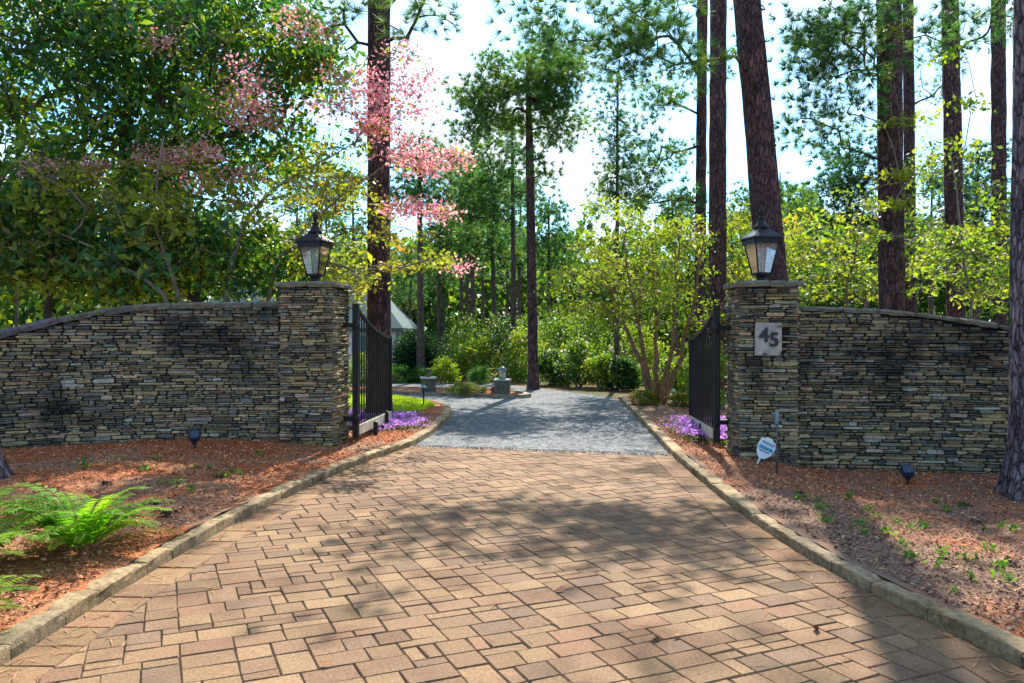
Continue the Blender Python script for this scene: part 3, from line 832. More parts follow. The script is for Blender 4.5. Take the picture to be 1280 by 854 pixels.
# standpipe
x, y = P(971, 605, 9.3)[:2]; z = float(zright(x, y))
root = thing('standpipe', 'thin rusty pipe with a grey sleeve standing before the numbered pillar', 'pipe', (x, y, z))
mb = MB(); mb.tube([(0, 0, -.05), (0, 0, .56)], .013, 8); mb.tube([(-.03, 0, .53), (.03, 0, .53)], .008, 6); mb.build('pipe', M['pipe'], root)
mb = MB(); mb.lathe((0, 0, .56), [(.014, 0), (.024, .015), (.026, .05), (.024, .15), (.018, .16)], 12); mb.build('sleeve', M['bluesteel'], root)

# ------------------------------------------------------------------ court island
isl = np.array([(-9, 23.2), (-5, 22.3), (-3.3, 21.9), (-1.2, 21.15), (-.2, 20.65), (.3, 20.6), (.5, 20.95), (.35, 21.7), (-.4, 22.7), (-1.6, 23.4), (-3.3, 23.9), (-6, 24.4), (-9, 24.6)])
c = isl.mean(0); mb = MB()
inn = c+(isl-c)*.955; n = len(isl)
V = [(*p, 0-.02) for p in isl]+[(*p, .09) for p in isl]+[(*p, .09) for p in inn]
mb.add(V, [(k, (k+1) % n, n+(k+1) % n, n+k) for k in range(n)]+[(n+k, n+(k+1) % n, 2*n+(k+1) % n, 2*n+k) for k in range(n)], (.28, .25, .19))
mb.build('island_kerb', M['kerb'], kind='structure')
mb = MB(); mb.add([(*p, .07) for p in c+(isl-c)*.965], [tuple(range(n))]); mb.build('island_bed', M['bed'], kind='structure')
def plinth(px, by, D, w_, h_, label, yaw):
    p = P(px, by, D); root = thing('stone_plinth', label, 'plinth', (p[0], p[1], .06)); root.rotation_euler = (0, 0, yaw)
    mb = MB(); mb.bbox((0, 0, h_/2), (w_, w_, h_), .012); mb.build('block', M['plinth'], root)
    mb = MB(); mb.bbox((0, 0, h_+.022), (w_+.05, w_+.05, .045), .01); mb.build('slab', M['cap'], root)
    return p
p = plinth(535.5, 492, 21.9, .39, .37, 'low stone plinth at the left of the island, carrying an urn', R(8))
mb = MB(); mb.lathe((0, 0, 0), [(.07, 0), (.07, .02), (.03, .05), (.05, .08), (.09, .14), (.10, .2), (.115, .215), (.09, .22), (.02, .2)], 16)
o = mb.build('garden_urn', M['plinth']); o.location = (p[0], p[1], .06+.37+.046); tag(o, 'small pale urn on the left plinth of the island', 'urn')
p = plinth(628, 493, 21.1, .40, .36, 'low stone plinth at the right of the island, carrying a metal lantern', R(-4))
root = thing('garden_lantern', 'blue-grey metal lantern on the right plinth of the island', 'lantern', (p[0], p[1], .06+.36+.046))
mb = MB(); mb.box((0, 0, .015), (.2, .2, .03)); mb.box((0, 0, .25), (.21, .21, .03))
for sx in (-1, 1):
    for sy in (-1, 1): mb.box((sx*.085, sy*.085, .13), (.022, .022, .22))
mb.lathe((0, 0, .265), [(.11, 0), (.05, .05), (.02, .06), (.02, .08)], 8); mb.build('frame', M['bluesteel'], root)
mb = MB(); mb.box((0, 0, .13), (.15, .15, .2)); mb.build('glass_box', M['glass'], root)
p = P(616, 494, 21.0); mb = MB(); mb.lathe((0, 0, 0), [(.07, 0), (.07, .03), (.05, .035), (.05, .15), (.06, .155), (.06, .17), (.035, .2), (.01, .22)], 12)
mb.tube([(-.085, 0, .12), (.085, 0, .12)], .02, 8)
o = mb.build('hydrant', M['rust']); o.location = (p[0], p[1], .065); tag(o, 'tiny rust-red hydrant-like post beside the right plinth of the island', 'post')

# ------------------------------------------------------------------ house behind the gate by the unnumbered pillar
hx = thing('house', 'white house with a green hipped roof behind the gate by the unnumbered pillar', 'house', (-10.0, 36, -.05))
mb = MB(); mb.box((0, 3, 1.0), (9.6, 6, 2.1)); mb.build('wall', M['white'], hx)
mb = MB(); e = .35; V = [(-4.8-e, -e, 2.0), (4.8+e, -e, 2.0), (4.8+e, 6+e, 2.0), (-4.8-e, 6+e, 2.0), (-2.6, 3, 4.9), (2.6, 3, 4.9)]
V += [(a, b, c_-.14) for a, b, c_ in V[:4]]
mb.add(V, [(0, 1, 5, 4), (1, 2, 5), (2, 3, 4, 5), (3, 0, 4), (6, 7, 1, 0), (7, 8, 2, 1), (8, 9, 3, 2), (9, 6, 0, 3), (9, 8, 7, 6)])
mb.build('roof', M['roofgreen'], hx)
for wx in (-2.8, .2, 3.2):
    mb = MB(); mb.box((wx, -.03, 1.1), (.95, .08, 1.3)); f = mb.build('window', M['white'], hx)
    mb = MB(); mb.box((wx, -.075, 1.1), (.8, .02, 1.15)); mb.build('pane', M['bluesteel'], f)
mb = MB(); mb.tube([(4.86, -.08, 1.95), (4.86, -.08, 0)], .05, 8); mb.build('downpipe', M['bluesteel'], hx)
# ================================================================== vegetation
def unit(v): return v/(np.linalg.norm(v, axis=-1, keepdims=True)+1e-9)
def leaf_mesh(name, pts, L, wr, cols, rng, upb=.5, droop=.15):
    """one folded, pointed leaf (two quads) at every point"""
    n = len(pts); nrm = unit(rng.normal(size=(n, 3))+np.array([0, 0, upb]))
    d = unit(np.cross(nrm, rng.normal(size=(n, 3)))); s = np.cross(nrm, d)
    L = (L*rng.uniform(.6, 1.25, n))[:, None]; w_ = L*wr*.5; fold = w_*.35
    b = pts-d*L*.5
    V = np.stack([b, b+d*L*.45+s*w_+nrm*fold, b+d*L-nrm*L*droop, b+d*L*.45-s*w_+nrm*fold, b+d*L*.5], 1)
    i = np.arange(n)[:, None]*5
    Fq = np.concatenate([i+np.array([[0, 4, 2, 1]])*1, i+np.array([[0, 3, 2, 4]])])
    return V.reshape(-1, 3), Fq, np.repeat(cols, 5, 0)
def quad_mesh(name, pts, L, wr, cols, rng, upb=.5):
    n = len(pts); nrm = unit(rng.normal(size=(n, 3))+np.array([0, 0, upb]))
    d = unit(np.cross(nrm, rng.normal(size=(n, 3)))); s = np.cross(nrm, d)
    L = (L*rng.uniform(.55, 1.3, n))[:, None]; w_ = L*wr*.5
    V = np.stack([pts-d*L*.5, pts+s*w_-d*L*.05, pts+d*L*.5, pts-s*w_-d*L*.05], 1)
    return V.reshape(-1, 3), np.arange(n)[:, None]*4+np.array([[0, 1, 2, 3]]), np.repeat(cols, 4, 0)
def needle_mesh(name, pts, axis, K, L, w_, cols, rng, spread=.75):
    n = len(pts); p = np.repeat(pts, K, 0); a = np.repeat(axis, K, 0)
    d = unit(a+unit(rng.normal(size=(n*K, 3)))*spread)
    s = unit(np.cross(d, rng.normal(size=(n*K, 3))))*w_*.5
    p = p+d*rng.uniform(-.02, .12, (n*K, 1))*L
    L_ = L*rng.uniform(.7, 1.2, (n*K, 1)); tip = p+d*L_; tip[:, 2] -= (L_[:, 0]*.12)
    V = np.stack([p-s, p+s, tip], 1)
    c = np.repeat(np.repeat(cols, K, 0)*rng.uniform(.8, 1.2, (n*K, 1)), 3, 0)
    return V.reshape(-1, 3), np.arange(n*K)[:, None]*3+np.array([[0, 1, 2]]), c
def leafy(name, arr, mat, parent=None, mb=None, mbmat=None, kind=None):
    V, Fa, C = arr
    if mb is None: return link(name, np_mesh(name, V, Fa, C), mat, parent, kind)
    n = len(V); V2 = np.array(mb.v); F2 = np.array([f for f in mb.f if len(f) == 4])+n
    me = np_mesh(name, np.concatenate([V, V2]), [Fa, F2], np.concatenate([C, np.full((len(V2), 3), .2)]))
    me.polygons.foreach_set('material_index', np.concatenate([np.zeros(len(Fa), np.int32), np.ones(len(F2), np.int32)]))
    me.polygons.foreach_set('use_smooth', np.concatenate([np.zeros(len(Fa), bool), np.ones(len(F2), bool)]))
    return link(name, me, [mat, mbmat], parent, kind)
def px_clumps(specs, D, dd, rng):
    """specs: (px, py, rx, ry, count) blobs of the crown; returns clump centres at distance about D"""
    out = []
    for px, py, rx, ry, n in specs:
        a = rng.uniform(0, 2*math.pi, n); r = np.sqrt(rng.uniform(0, 1, n)); d = np.maximum(D+rng.normal(0, dd, n), D*.6)
        for k in range(n): 
            q = P(px+rx*r[k]*math.cos(a[k]), py+ry*r[k]*math.sin(a[k]), D); q[1] = d[k]; out.append(q)
    return np.array(out)
def grow(trunk, clumps, rng, tip=.008, seg=5, down=.5, bend=.1, power=.5, droop=0.):
    """join every clump to the nearest part of the tree, thicken by what each limb carries"""
    pos = [np.array(p[:3]) for p in trunk]; par = list(range(-1, len(trunk)-1)); istr = len(trunk)
    chains = []
    tz = np.array(trunk)[:, :3]
    order = np.argsort([np.min(np.linalg.norm(tz-c, axis=1)) for c in clumps])
    for ci in order:
        c = clumps[ci]; A = np.array(pos); dv = c-A
        cost = np.linalg.norm(dv, axis=1)+down*np.maximum(0, -dv[:, 2])+(.25*np.maximum(0, dv[:, 2]) if droop else 0)
        k = int(np.argmin(cost)); a = A[k]; L = np.linalg.norm(c-a)
        m = max(2, int(L/.7)+1); prev = k; ch = [k]
        off = rng.normal(0, bend*L, 3); off[2] += (-.05 if droop else .08)*L
        for q in range(1, m+1):
            t = q/m; p = a+(c-a)*t+off*math.sin(math.pi*t)*(1-.3*t)
            pos.append(p); par.append(prev); prev = len(pos)-1; ch.append(prev)
        chains.append(ch)
    cnt = np.zeros(len(pos)); 
    for ch in chains: cnt[ch[-1]] += 1
    for i in range(len(pos)-1, 0, -1):
        if par[i] >= 0: cnt[par[i]] += cnt[i]
    mb = MB()
    for ch in chains:
        r = [tip*max(1, cnt[i])**power for i in ch[1:]]; r0 = r[0]*1.15
        mb.tube([pos[i] for i in ch], [r0]+r, seg, cap=False)
    return mb
def trunk_mesh(pts, rad, seg, plates, seed, step=.1, flare=None):
    """tapered bark trunk with raised plates; plates = relief in metres"""
    pts = np.array(pts, float); L = np.concatenate([[0], np.cumsum(np.linalg.norm(np.diff(pts, axis=0), axis=1))])
    S = np.arange(0, L[-1], step); Q = np.stack([np.interp(S, L, pts[:, k]) for k in range(3)], 1); Rr = np.interp(S, L, rad)
    a = np.linspace(0, 2*math.pi, seg, endpoint=False)
    A, SS = np.meshgrid(a, S); RR = np.repeat(Rr[:, None], seg, 1)
    u = np.cos(A)*2.2; v = np.sin(A)*2.2
    nse = vnoise(u*2.6+SS*.35+40, v*2.6+SS*1.3+40, seed); n2 = vnoise(u*5+SS*.8+90, v*5+SS*2.2+90, seed+1)
    RR = RR+plates*(nse-.5)*2+plates*(n2-.5)
    if flare: RR = RR*(1+flare[0]*np.exp(-SS/flare[1])*(1+.35*np.sin(A*5+seed)))
    X = Q[:, None, 0]+RR*np.cos(A); Y = Q[:, None, 1]+RR*np.sin(A); Z = np.repeat(Q[:, 2:3], seg, 1)
    V = np.stack([X, Y, Z], -1).reshape(-1, 3); m = len(S)
    i = np.arange(m-1)[:, None]*seg; j = np.arange(seg)[None, :]; j2 = (j+1) % seg
    Fq = np.stack([i+j, i+j2, i+seg+j2, i+seg+j], -1).reshape(-1, 4)
    return np_mesh('trunk', V, Fq, smooth_=True)
def pal(colors, n, rng, jit=.18, wts=None):
    c = np.array(colors, float); k = rng.choice(len(c), n, p=None if wts is None else np.array(wts)/sum(wts))
    return c[k]*rng.uniform(1-jit, 1+jit, (n, 1))*rng.uniform(.94, 1.06, (n, 3))
def around(clumps, r, n, rng, flat=.6):
    """n points round every clump; returns points and clump index"""
    k = np.repeat(np.arange(len(clumps)), n)
    g = rng.normal(size=(len(k), 3)); rr = r if np.isscalar(r) else r[k][:, None]
    return clumps[k]+g*rr*np.array([.62, .62, .62*flat]), k
G_PINE = [(.06, .15, .05), (.08, .18, .05), (.11, .21, .05), (.045, .12, .055), (.16, .24, .05)]
G_PINEB = [(.045, .13, .058), (.06, .155, .06), (.075, .18, .055), (.12, .21, .05)]
G_MAG = [(.030, .11, .038), (.045, .145, .04), (.09, .20, .04), (.024, .09, .042), (.32, .38, .05), (.22, .13, .04)]
G_SPRING = [(.27, .29, .04), (.20, .26, .04), (.32, .31, .05), (.13, .20, .035), (.28, .23, .045)]
G_LIME = [(.21, .29, .045), (.15, .25, .04), (.28, .32, .05), (.09, .18, .04)]
G_AZ = [(.045, .11, .028), (.08, .15, .03), (.03, .07, .025), (.14, .20, .04)]
PINK = [(.66, .29, .31), (.72, .40, .39), (.60, .23, .28), (.76, .52, .48)]

def pine(label, base, pts, rad, clumps, seed, group=None, bark='bark', seg=24, plates=.018, K=16, NL=.26, NW=.012, tufts=9, cr=.5, flare=(.35, .35),
         colors=G_PINE, tip=.012, name='pine_tree', cat='pine', droop=0., step=.12, loc=None):
    r2 = np.random.default_rng(seed); base = np.array(base, float); pts = np.array(pts, float)
    root = thing(name, label, cat, tuple(base), group)
    link('trunk', trunk_mesh(pts-base, rad, seg, plates, seed, step, flare), M[bark], root)
    if clumps is not None and len(clumps):
        n = max(6, int((pts[-1][2]-pts[0][2])/.8)); t = np.linspace(.12, 1, n)
        Lz = np.linspace(0, 1, len(pts)); tp = np.stack([np.interp(t, Lz, pts[:, k]) for k in range(3)], 1)-base
        c = clumps-base
        limbs = grow([tuple(q) for q in tp], c, r2, tip, 5, .6, .08, .45, droop)
        p, k = around(c, cr, tufts, r2, .55)
        ax = unit(unit(p-c[k])*.6+np.array([0, 0, .35])+r2.normal(0, .25, p.shape))
        leafy('crown', needle_mesh('crown', p, ax, K, NL, NW, pal(colors, len(c), r2, .2)[k], r2), M['needle'], root, limbs, M[bark])
    return root
def high_crown(axis, z0, z1, rad, n, rng):
    """clumps of a pine crown round a trunk line"""
    out = []
    for _ in range(n):
        z = rng.uniform(z0, z1); t = (z-z0)/(z1-z0); r = rad*(1-.75*t)*math.sqrt(rng.uniform(.05, 1))*(.55+.45*min(1, t*4)); a = rng.uniform(0, 2*math.pi)
        out.append((axis[0]+r*math.cos(a), axis[1]+r*math.sin(a), z))
    return np.array(out)
rng = np.random.default_rng(5)

# --- the tall pines near the gate: trunks through the frame, crowns above it
# left, beside the gate
q = np.array([P(474, 527, 14.5), P(473.5, 0, 14.5)]); q[0][2] = 0; dz = q[1]-q[0]; top = q[0]+dz*2.15
c = np.concatenate([high_crown(top[:2], 10.5, 17, 2.6, 20, rng), px_clumps([(540, 12, 36, 10, 7), (500, 45, 12, 8, 2), (415, 25, 22, 18, 5), (425, 55, 10, 6, 2)], 14.0, .5, rng)])
pine('straight red-barked pine right behind the gate leaf by the unnumbered pillar', q[0], [q[0], q[1], top], [.215, .20, .09], c, 101, K=34, NL=.26, NW=0.009, tufts=9, cr=.34)
# right of the gate: thin, medium, leaning
q = np.array([P(874, 482, 26.0), P(878, 0, 26.0)]); q[0][2] = 0; top = q[0]+(q[1]-q[0])*1.55
c = np.concatenate([high_crown(top[:2], 13, 19.5, 3.0, 22, rng), px_clumps([(815, 190, 50, 26, 16), (835, 120, 36, 24, 12), (800, 235, 36, 18, 9), (845, 250, 22, 14, 5), (915, 60, 26, 40, 6)], 25.5, .9, rng)])
pine('slim dark pine left of the two thicker trunks behind the gate by the numbered pillar', q[0], [q[0], q[1], top], [.18, .165, .07], c, 102, K=24, NL=.28, NW=0.016, tufts=14, cr=0.55)
q = np.array([P(896, 500, 20.0), P(898, 0, 20.0)]); q[0][2] = 0; top = q[0]+(q[1]-q[0])*1.75
c = high_crown(top[:2], 11.8, 18, 3.2, 24, rng)
pine('straight red-brown pine between the slim and the leaning trunk', q[0], [q[0], q[1], top], [.215, .195, .08], c, 103, K=20, NL=.3, NW=0.015, tufts=10, cr=.55)
b = np.array([4.77, 14.0, 0.]); m_ = P(948, 150, 14.0); q1 = P(933.5, 0, 14.0); top = q1+(q1-b)*1.15+np.array([-.2, .4, 0])
c = np.concatenate([high_crown(top[:2]*.5+q1[:2]*.5, 10, 15.5, 2.6, 15, rng),
                    px_clumps([(690, 18, 46, 14, 7), (755, 45, 50, 22, 10), (812, 40, 50, 26, 12), (790, 88, 24, 10, 4), (845, 75, 30, 30, 7), (725, 12, 60, 12, 8), (690, 52, 14, 6, 2), (830, 10, 50, 12, 8)], 13.2, .5, rng)])
pine('leaning thick pine rising behind the lantern of the numbered pillar', b, [b, m_, q1, top], [.285, .245, .235, .09], c, 104, K=40, NL=.24, NW=0.008, tufts=10, cr=.36, tip=0.005)
# behind the shorter sloping wall
q = np.array([P(1117, 520, 15.0), P(1111, 0, 15.0)]); q[0][2] = -.05; top = q[0]+(q[1]-q[0])*2.1
c = np.concatenate([high_crown(top[:2], 10.5, 17, 2.8, 22, rng),
                    px_clumps([(1005, 45, 40, 16, 10), (1050, 25, 44, 20, 10), (1020, 85, 44, 18, 10), (1065, 75, 36, 30, 8), (1030, 135, 42, 20, 9), (1060, 165, 30, 10, 4), (1180, 30, 40, 30, 6)], 14.6, .6, rng)])
pine('thick pine with long needled boughs behind the middle of the shorter sloping wall', q[0], [q[0], q[1], top], [.235, .215, .08], c, 105, K=34, NL=.22, NW=0.01, tufts=14, cr=0.38, tip=0.006)
q = np.array([P(1139, 480, 28.0), P(1135, 0, 28.0)]); q[0][2] = 0; top = q[0]+(q[1]-q[0])*1.4
c = np.concatenate([high_crown(top[:2], 14, 19, 2.8, 18, rng), px_clumps([(1170, 110, 22, 20, 6), (1160, 60, 30, 20, 6)], 27.5, .8, rng)])
pine('farther pine half hidden behind the thick bough-bearing trunk', q[0], [q[0], q[1], top], [.20, .18, .07], c, 106, tufts=12, K=18, NL=.28, NW=0.015, cr=.5)
q = np.array([P(1198, 500, 20.0), P(1187, 0, 20.0)]); q[0][2] = 0; top = q[0]+(q[1]-q[0])*1.7
c = np.concatenate([high_crown(top[:2], 12, 17.5, 2.8, 20, rng), px_clumps([(1230, 25, 30, 20, 6)], 19.5, .8, rng)])
pine('upright pine flecked with yellow sprays right of the bough-bearing trunk', q[0], [q[0], q[1], top], [.225, .19, .08], c, 107, tufts=11, K=20, NL=.28, NW=0.014, cr=.5)
q = np.array([P(1249, 490, 24.0), P(1248, 0, 24.0)]); q[0][2] = 0; top = q[0]+(q[1]-q[0])*1.5
c = high_crown(top[:2], 13, 18.5, 2.8, 20, rng)
pine('pale brown pine just left of the big trunk at the right edge', q[0], [q[0], q[1], top], [.215, .19, .08], c, 108, K=16, NL=.28, NW=.012, cr=.5)
b = np.array([5.60, 8.5, -.10]); top = np.array([5.66, 8.5, 14.])
c = high_crown(top[:2], 9.5, 14.5, 2.4, 18, rng)
pine('big furrowed pine trunk at the right edge in front of the wall', b, [b, (5.60, 8.5, 4), top], [.275, .24, .10], c, 109, bark='bark_big', seg=56, plates=.022, K=16, NL=.28, NW=.01, cr=.45, flare=(.42, .32), step=.05)
b = np.array([-5.31, 8.15, .12]); top = np.array([-6.4, 8.0, 9.])
pine('slanting bark-covered trunk cut by the left edge before the wall', b, [b, (-5.75, 8.1, 3), top], [.12, .10, .05], high_crown((-6.4, 8.0), 6.5, 9.5, 1.5, 16, rng), 110, bark='bark_big', seg=32, plates=.01, step=.05, flare=(.9, .18))

# --- pines of the court
q0 = P(667, 487, 24.0); q0[2] = 0; t1 = P(662, 190, 24.); t2 = P(659, 58, 24.)
c = px_clumps([(668, 62, 32, 14, 9), (640, 85, 34, 18, 9), (695, 95, 32, 20, 9), (620, 115, 26, 20, 8), (665, 110, 30, 20, 8), (705, 130, 24, 16, 6), (600, 145, 28, 16, 8), (640, 150, 26, 18, 6), (580, 165, 14, 12, 3), (712, 172, 14, 8, 4), (690, 165, 12, 8, 2), (680, 210, 14, 10, 3), (715, 100, 14, 12, 5), (590, 125, 16, 14, 5), (655, 125, 30, 20, 8), (690, 140, 20, 14, 5)], 24, .9, rng)
pine('tallest pine of the court with an open layered crown', q0, [q0, t1, t2], [.155, .125, .03], c, 111, K=24, NL=0.22, NW=0.018, tufts=24, cr=0.46, bark='bark', plates=.008, seg=16)
q0 = P(643, 480, 30); q0[2] = 0; t1 = P(640, 140, 30.)
c = px_clumps([(630, 190, 30, 24, 12), (600, 220, 34, 24, 13), (650, 235, 24, 18, 6), (580, 255, 30, 20, 10), (620, 270, 36, 16, 9), (560, 220, 18, 20, 5)], 30, 1., rng)
pine('slim pine just left of the tallest court pine', q0, [q0, t1], [.13, .04], c, 112, K=22, NL=.24, NW=0.022, tufts=24, cr=.6, bark='barkfar', plates=.005, seg=10, colors=G_PINEB)
q0 = P(526, 480, 28); q0[2] = 0; t1 = P(524, 170, 28.)
c = px_clumps([(525, 200, 30, 18, 10), (510, 240, 24, 20, 8), (545, 250, 22, 18, 7), (530, 185, 16, 12, 4)], 28, .9, rng)
pine('pine with a small dark crown behind the pink blossom', q0, [q0, t1], [.15, .05], c, 113, K=22, NL=.24, NW=0.022, tufts=24, cr=.55, bark='barkfar', plates=.005, seg=10, colors=G_PINEB)
q0 = P(620, 480, 36); q0[2] = 0; t1 = P(612, 195, 36.)
c = px_clumps([(600, 300, 36, 22, 13), (570, 300, 30, 20, 10), (625, 320, 20, 20, 6), (600, 250, 24, 24, 8)], 36, 1., rng)
pine('leaning slim pine deep in the court between two darker crowns', q0, [q0, t1], [.14, .04], c, 114, K=22, NL=.28, NW=0.026, tufts=24, cr=.7, bark='barkfar', plates=.005, seg=10)
q0 = P(686, 470, 45); q0[2] = 0; t1 = P(686, 248, 45.)
c = px_clumps([(688, 270, 14, 16, 9), (700, 300, 20, 18, 10), (676, 310, 18, 20, 9), (695, 335, 20, 10, 5)], 45, 1., rng)
pine('small far pine right of the tallest court pine', q0, [q0, t1], [.15, .04], c, 115, K=22, NL=.3, NW=0.03, tufts=24, cr=.7, bark='barkfar', plates=.005, seg=10, colors=G_PINEB)
q0 = P(771, 478, 26); q0[2] = 0; t1 = P(772, 85, 26.)
c = px_clumps([(772, 110, 24, 16, 8), (765, 145, 30, 18, 9), (785, 180, 28, 18, 9), (758, 200, 22, 20, 7), (775, 230, 26, 18, 7), (755, 255, 16, 12, 4)], 26, .9, rng)
pine('thin pine with sparse tufts above the yellow-green tree', q0, [q0, t1], [.095, .03], c, 116, K=16, NL=.22, NW=0.018, tufts=15, cr=.42, bark='barkfar', plates=.004, seg=10)
q0 = P(1062, 470, 29); q0[2] = 0; t1 = P(1062, 175, 29.)
c = px_clumps([(1062, 195, 16, 14, 6), (1050, 230, 30, 20, 12), (1075, 240, 30, 20, 10), (1040, 275, 34, 22, 14), (1085, 285, 34, 22, 12), (1030, 320, 36, 20, 12), (1090, 330, 34, 20, 10)], 29, 1.1, rng)
pine('bushy blue-green young pine behind the shorter sloping wall', q0, [q0, t1], [.14, .03], c, 117, K=22, NL=.25, NW=0.024, tufts=24, cr=.6, bark='barkfar', plates=.004, seg=10, colors=[(.035, .095, .045), (.05, .12, .045), (.03, .08, .05)])
q0 = P(1222, 470, 34); q0[2] = 0; t1 = P(1222, 175, 34.)
c = px_clumps([(1222, 205, 20, 16, 8), (1210, 240, 30, 20, 12), (1240, 260, 26, 20, 10), (1180, 290, 30, 24, 12), (1235, 310, 34, 20, 10)], 34, 1.1, rng)
pine('bluish young pine between the two rightmost upright trunks', q0, [q0, t1], [.15, .03], c, 118, K=22, NL=.27, NW=0.026, tufts=24, cr=.7, bark='barkfar', plates=.004, seg=10, colors=[(.035, .09, .06), (.04, .10, .055), (.03, .075, .055)])
q0 = P(975, 470, 38); q0[2] = 0; t1 = P(975, 215, 38.)
c = px_clumps([(975, 240, 26, 16, 8), (990, 265, 22, 18, 7), (955, 270, 30, 18, 8), (930, 245, 18, 12, 4), (975, 310, 30, 24, 8)], 38, 1.1, rng)
pine('distant pine peeping out beside the leaning trunk', q0, [q0, t1], [.15, .03], c, 119, K=22, NL=.28, NW=0.026, tufts=24, cr=.7, bark='barkfar', plates=.004, seg=10)

# --- background pines: three prototypes, copied
def copy_tree(o, parent=None):
    c_ = o.copy(); COL.objects.link(c_)
    if parent is not None: c_.parent = parent
    for ch in list(o.children): copy_tree(ch, c_)
    return c_
protos = []
LBL = 'slender pine of the far wood behind the gravel court'
for k in range(3):
    r2 = np.random.default_rng(300+k); H = 15+2*k
    pts = [(0, 0, -.1), (.15*r2.normal(), .1, H*.5), (.3*r2.normal(), 0, H)]
    c = high_crown((0, 0), H*(.5+.06*k), H-.3, 2.4, 44, r2)
    protos.append(pine(LBL, (0, 0, 0), pts, [.19, .15, .04], c, 310+k, 'slender pines of the far wood', 'barkfar', 9, .004, 18, .36, .045, tufts=18, cr=.75, colors=G_PINEB if k else G_PINE, step=.5, flare=None))
spots = [(506, 52), (512, 44), (550, 34), (556, 60), (578, 48), (583, 40), (592, 43), (604, 58), (634, 62), (650, 55), (715, 58), (742, 66), (800, 60), (845, 48), (862, 64), (915, 50), (945, 62), (1000, 58), (1022, 66), (1085, 52), (1150, 60), (1165, 46), (1210, 62), (1270, 50), (440, 48), (410, 60), (370, 52), (330, 62), (280, 55), (220, 64), (150, 56), (70, 62), (20, 50), (1320, 44), (1380, 60), (-60, 58)]
for i, (px, D) in enumerate(spots):
    r2 = np.random.default_rng(400+i)
    o = protos[i] if i < 3 else copy_tree(protos[i % 3])
    x, y = P(px, 470, D)[:2]; o.location = (x, y, -.03); o.rotation_euler = (0, 0, r2.uniform(0, 6.28)); Ht = 15+2*(i%3); row = r2.uniform(290, 335) if (495 < px < 548 or 690 < px < 770 or 930 < px < 1060) else r2.uniform(190, 290); sz = min(.95, ((HZ-row)/F*D+1.6)/Ht); s = max(.55, sz**.5*.85); o.scale = (s, s, sz)

# --- broadleaf trees
def tree(label, cat, name, trunks, clumps, seed, L, wr, nper, cr, colors, mat='leaf', bark='barkgrey', flat=.5, upb=.6, tip=.006, group=None, wts=None, extra=None, fold=True, down=.5, tr=.1, power=.5, base=None):
    """trunks: list of polylines ((x,y,z),...) with start radius"""
    r2 = np.random.default_rng(seed); base = np.array(trunks[0][0][0] if base is None else base, float)
    root = thing(name, label, cat, tuple(base), group)
    T = []
    for pts, r0, r1 in trunks:
        pts = np.array(pts, float)-base; n = max(4, int(np.linalg.norm(pts[-1]-pts[0])/.4)); t = np.linspace(0, 1, n); lz = np.linspace(0, 1, len(pts))
        pp = np.stack([np.interp(t, lz, pts[:, k]) for k in range(3)], 1); pp[1:-1] += r2.normal(0, .025, (n-2, 3))
        mb = MB(); mb.tube(pp, np.linspace(r0, r1, n), 10); mb.build('trunk', M[bark], root); T.append(pp)
    c = clumps-base
    # each clump joins the trunk polyline nearest to it
    own = np.array([np.argmin([np.min(np.linalg.norm(t_[len(t_)//3:]-q, axis=1)) for t_ in T]) for q in c])
    mb = MB()
    for i, t_ in enumerate(T):
        if (own == i).any():
            g = grow([tuple(q) for q in t_[len(t_)//4:]], c[own == i], r2, tip, 5, down, .12, power)
            mb.add(g.v, g.f, None, True)
    sig = cr*.6
    for q in c:
        for _ in range(4):
            e_ = q+r2.normal(0, 1, 3)*np.array([sig, sig, sig*flat])*1.2
            mb.tube([q, (q+e_)/2+r2.normal(0, .02, 3), e_], [tip*.8, tip*.6, tip*.35], 3, cap=False)
    limbs = mb
    p, k = around(c, cr, nper, r2, flat)
    cc = pal(colors, len(c), r2, .12, wts)[k]*.6+pal(colors, len(p), r2, .2, wts)*.4
    fn = leaf_mesh if fold else quad_mesh
    leafy('crown', fn('crown', p, L, wr, cc, r2, upb), M[mat], root, limbs, M[bark])
    if extra is not None:
        ec, en, eL, ewr, ecol, er, ename = extra
        p, k = around(ec-base, er, en, r2, .5)
        leafy(ename, quad_mesh(ename, p, eL, ewr, pal(ecol, len(p), r2, .15), r2, .9), M['petal'], root)
    return root
def G_(px, D, z=0.):
    q = P(px, 480, D); q[2] = z; return q
# southern magnolia, tall, behind the long curved wall
b = G_(160, 15.5); c = px_clumps([(150, -60, 190, 60, 60), (60, 40, 90, 70, 62), (200, 50, 100, 60, 66), (310, 60, 80, 70, 62), (385, 55, 34, 30, 18), (140, 225, 190, 50, 70), (90, 150, 110, 60, 55), (230, 150, 80, 50, 34), (320, 160, 60, 40, 24), (-60, 60, 70, 110, 30)], 15.3, 1.3, rng)
tree('tall dark glossy magnolia with a dark trunk behind the long curved wall', 'magnolia', 'magnolia_tree', [([b, P(158, 200, 15.5), P(160, -120, 15.5)], .2, .05)], c, 501, .21, .44, 46, .43, G_MAG, 'gloss', 'barkfar', .75, .25, tip=.008, wts=[5, 4, 4, 4, 3.2, .6])
b = G_(60, 13.4); c = px_clumps([(40, 300, 70, 60, 46), (130, 320, 70, 50, 44), (220, 320, 60, 50, 36), (320, 330, 60, 40, 28), (20, 220, 60, 40, 20), (-60, 300, 60, 90, 30), (385, 345, 30, 24, 8)], 13.4, .6, rng)
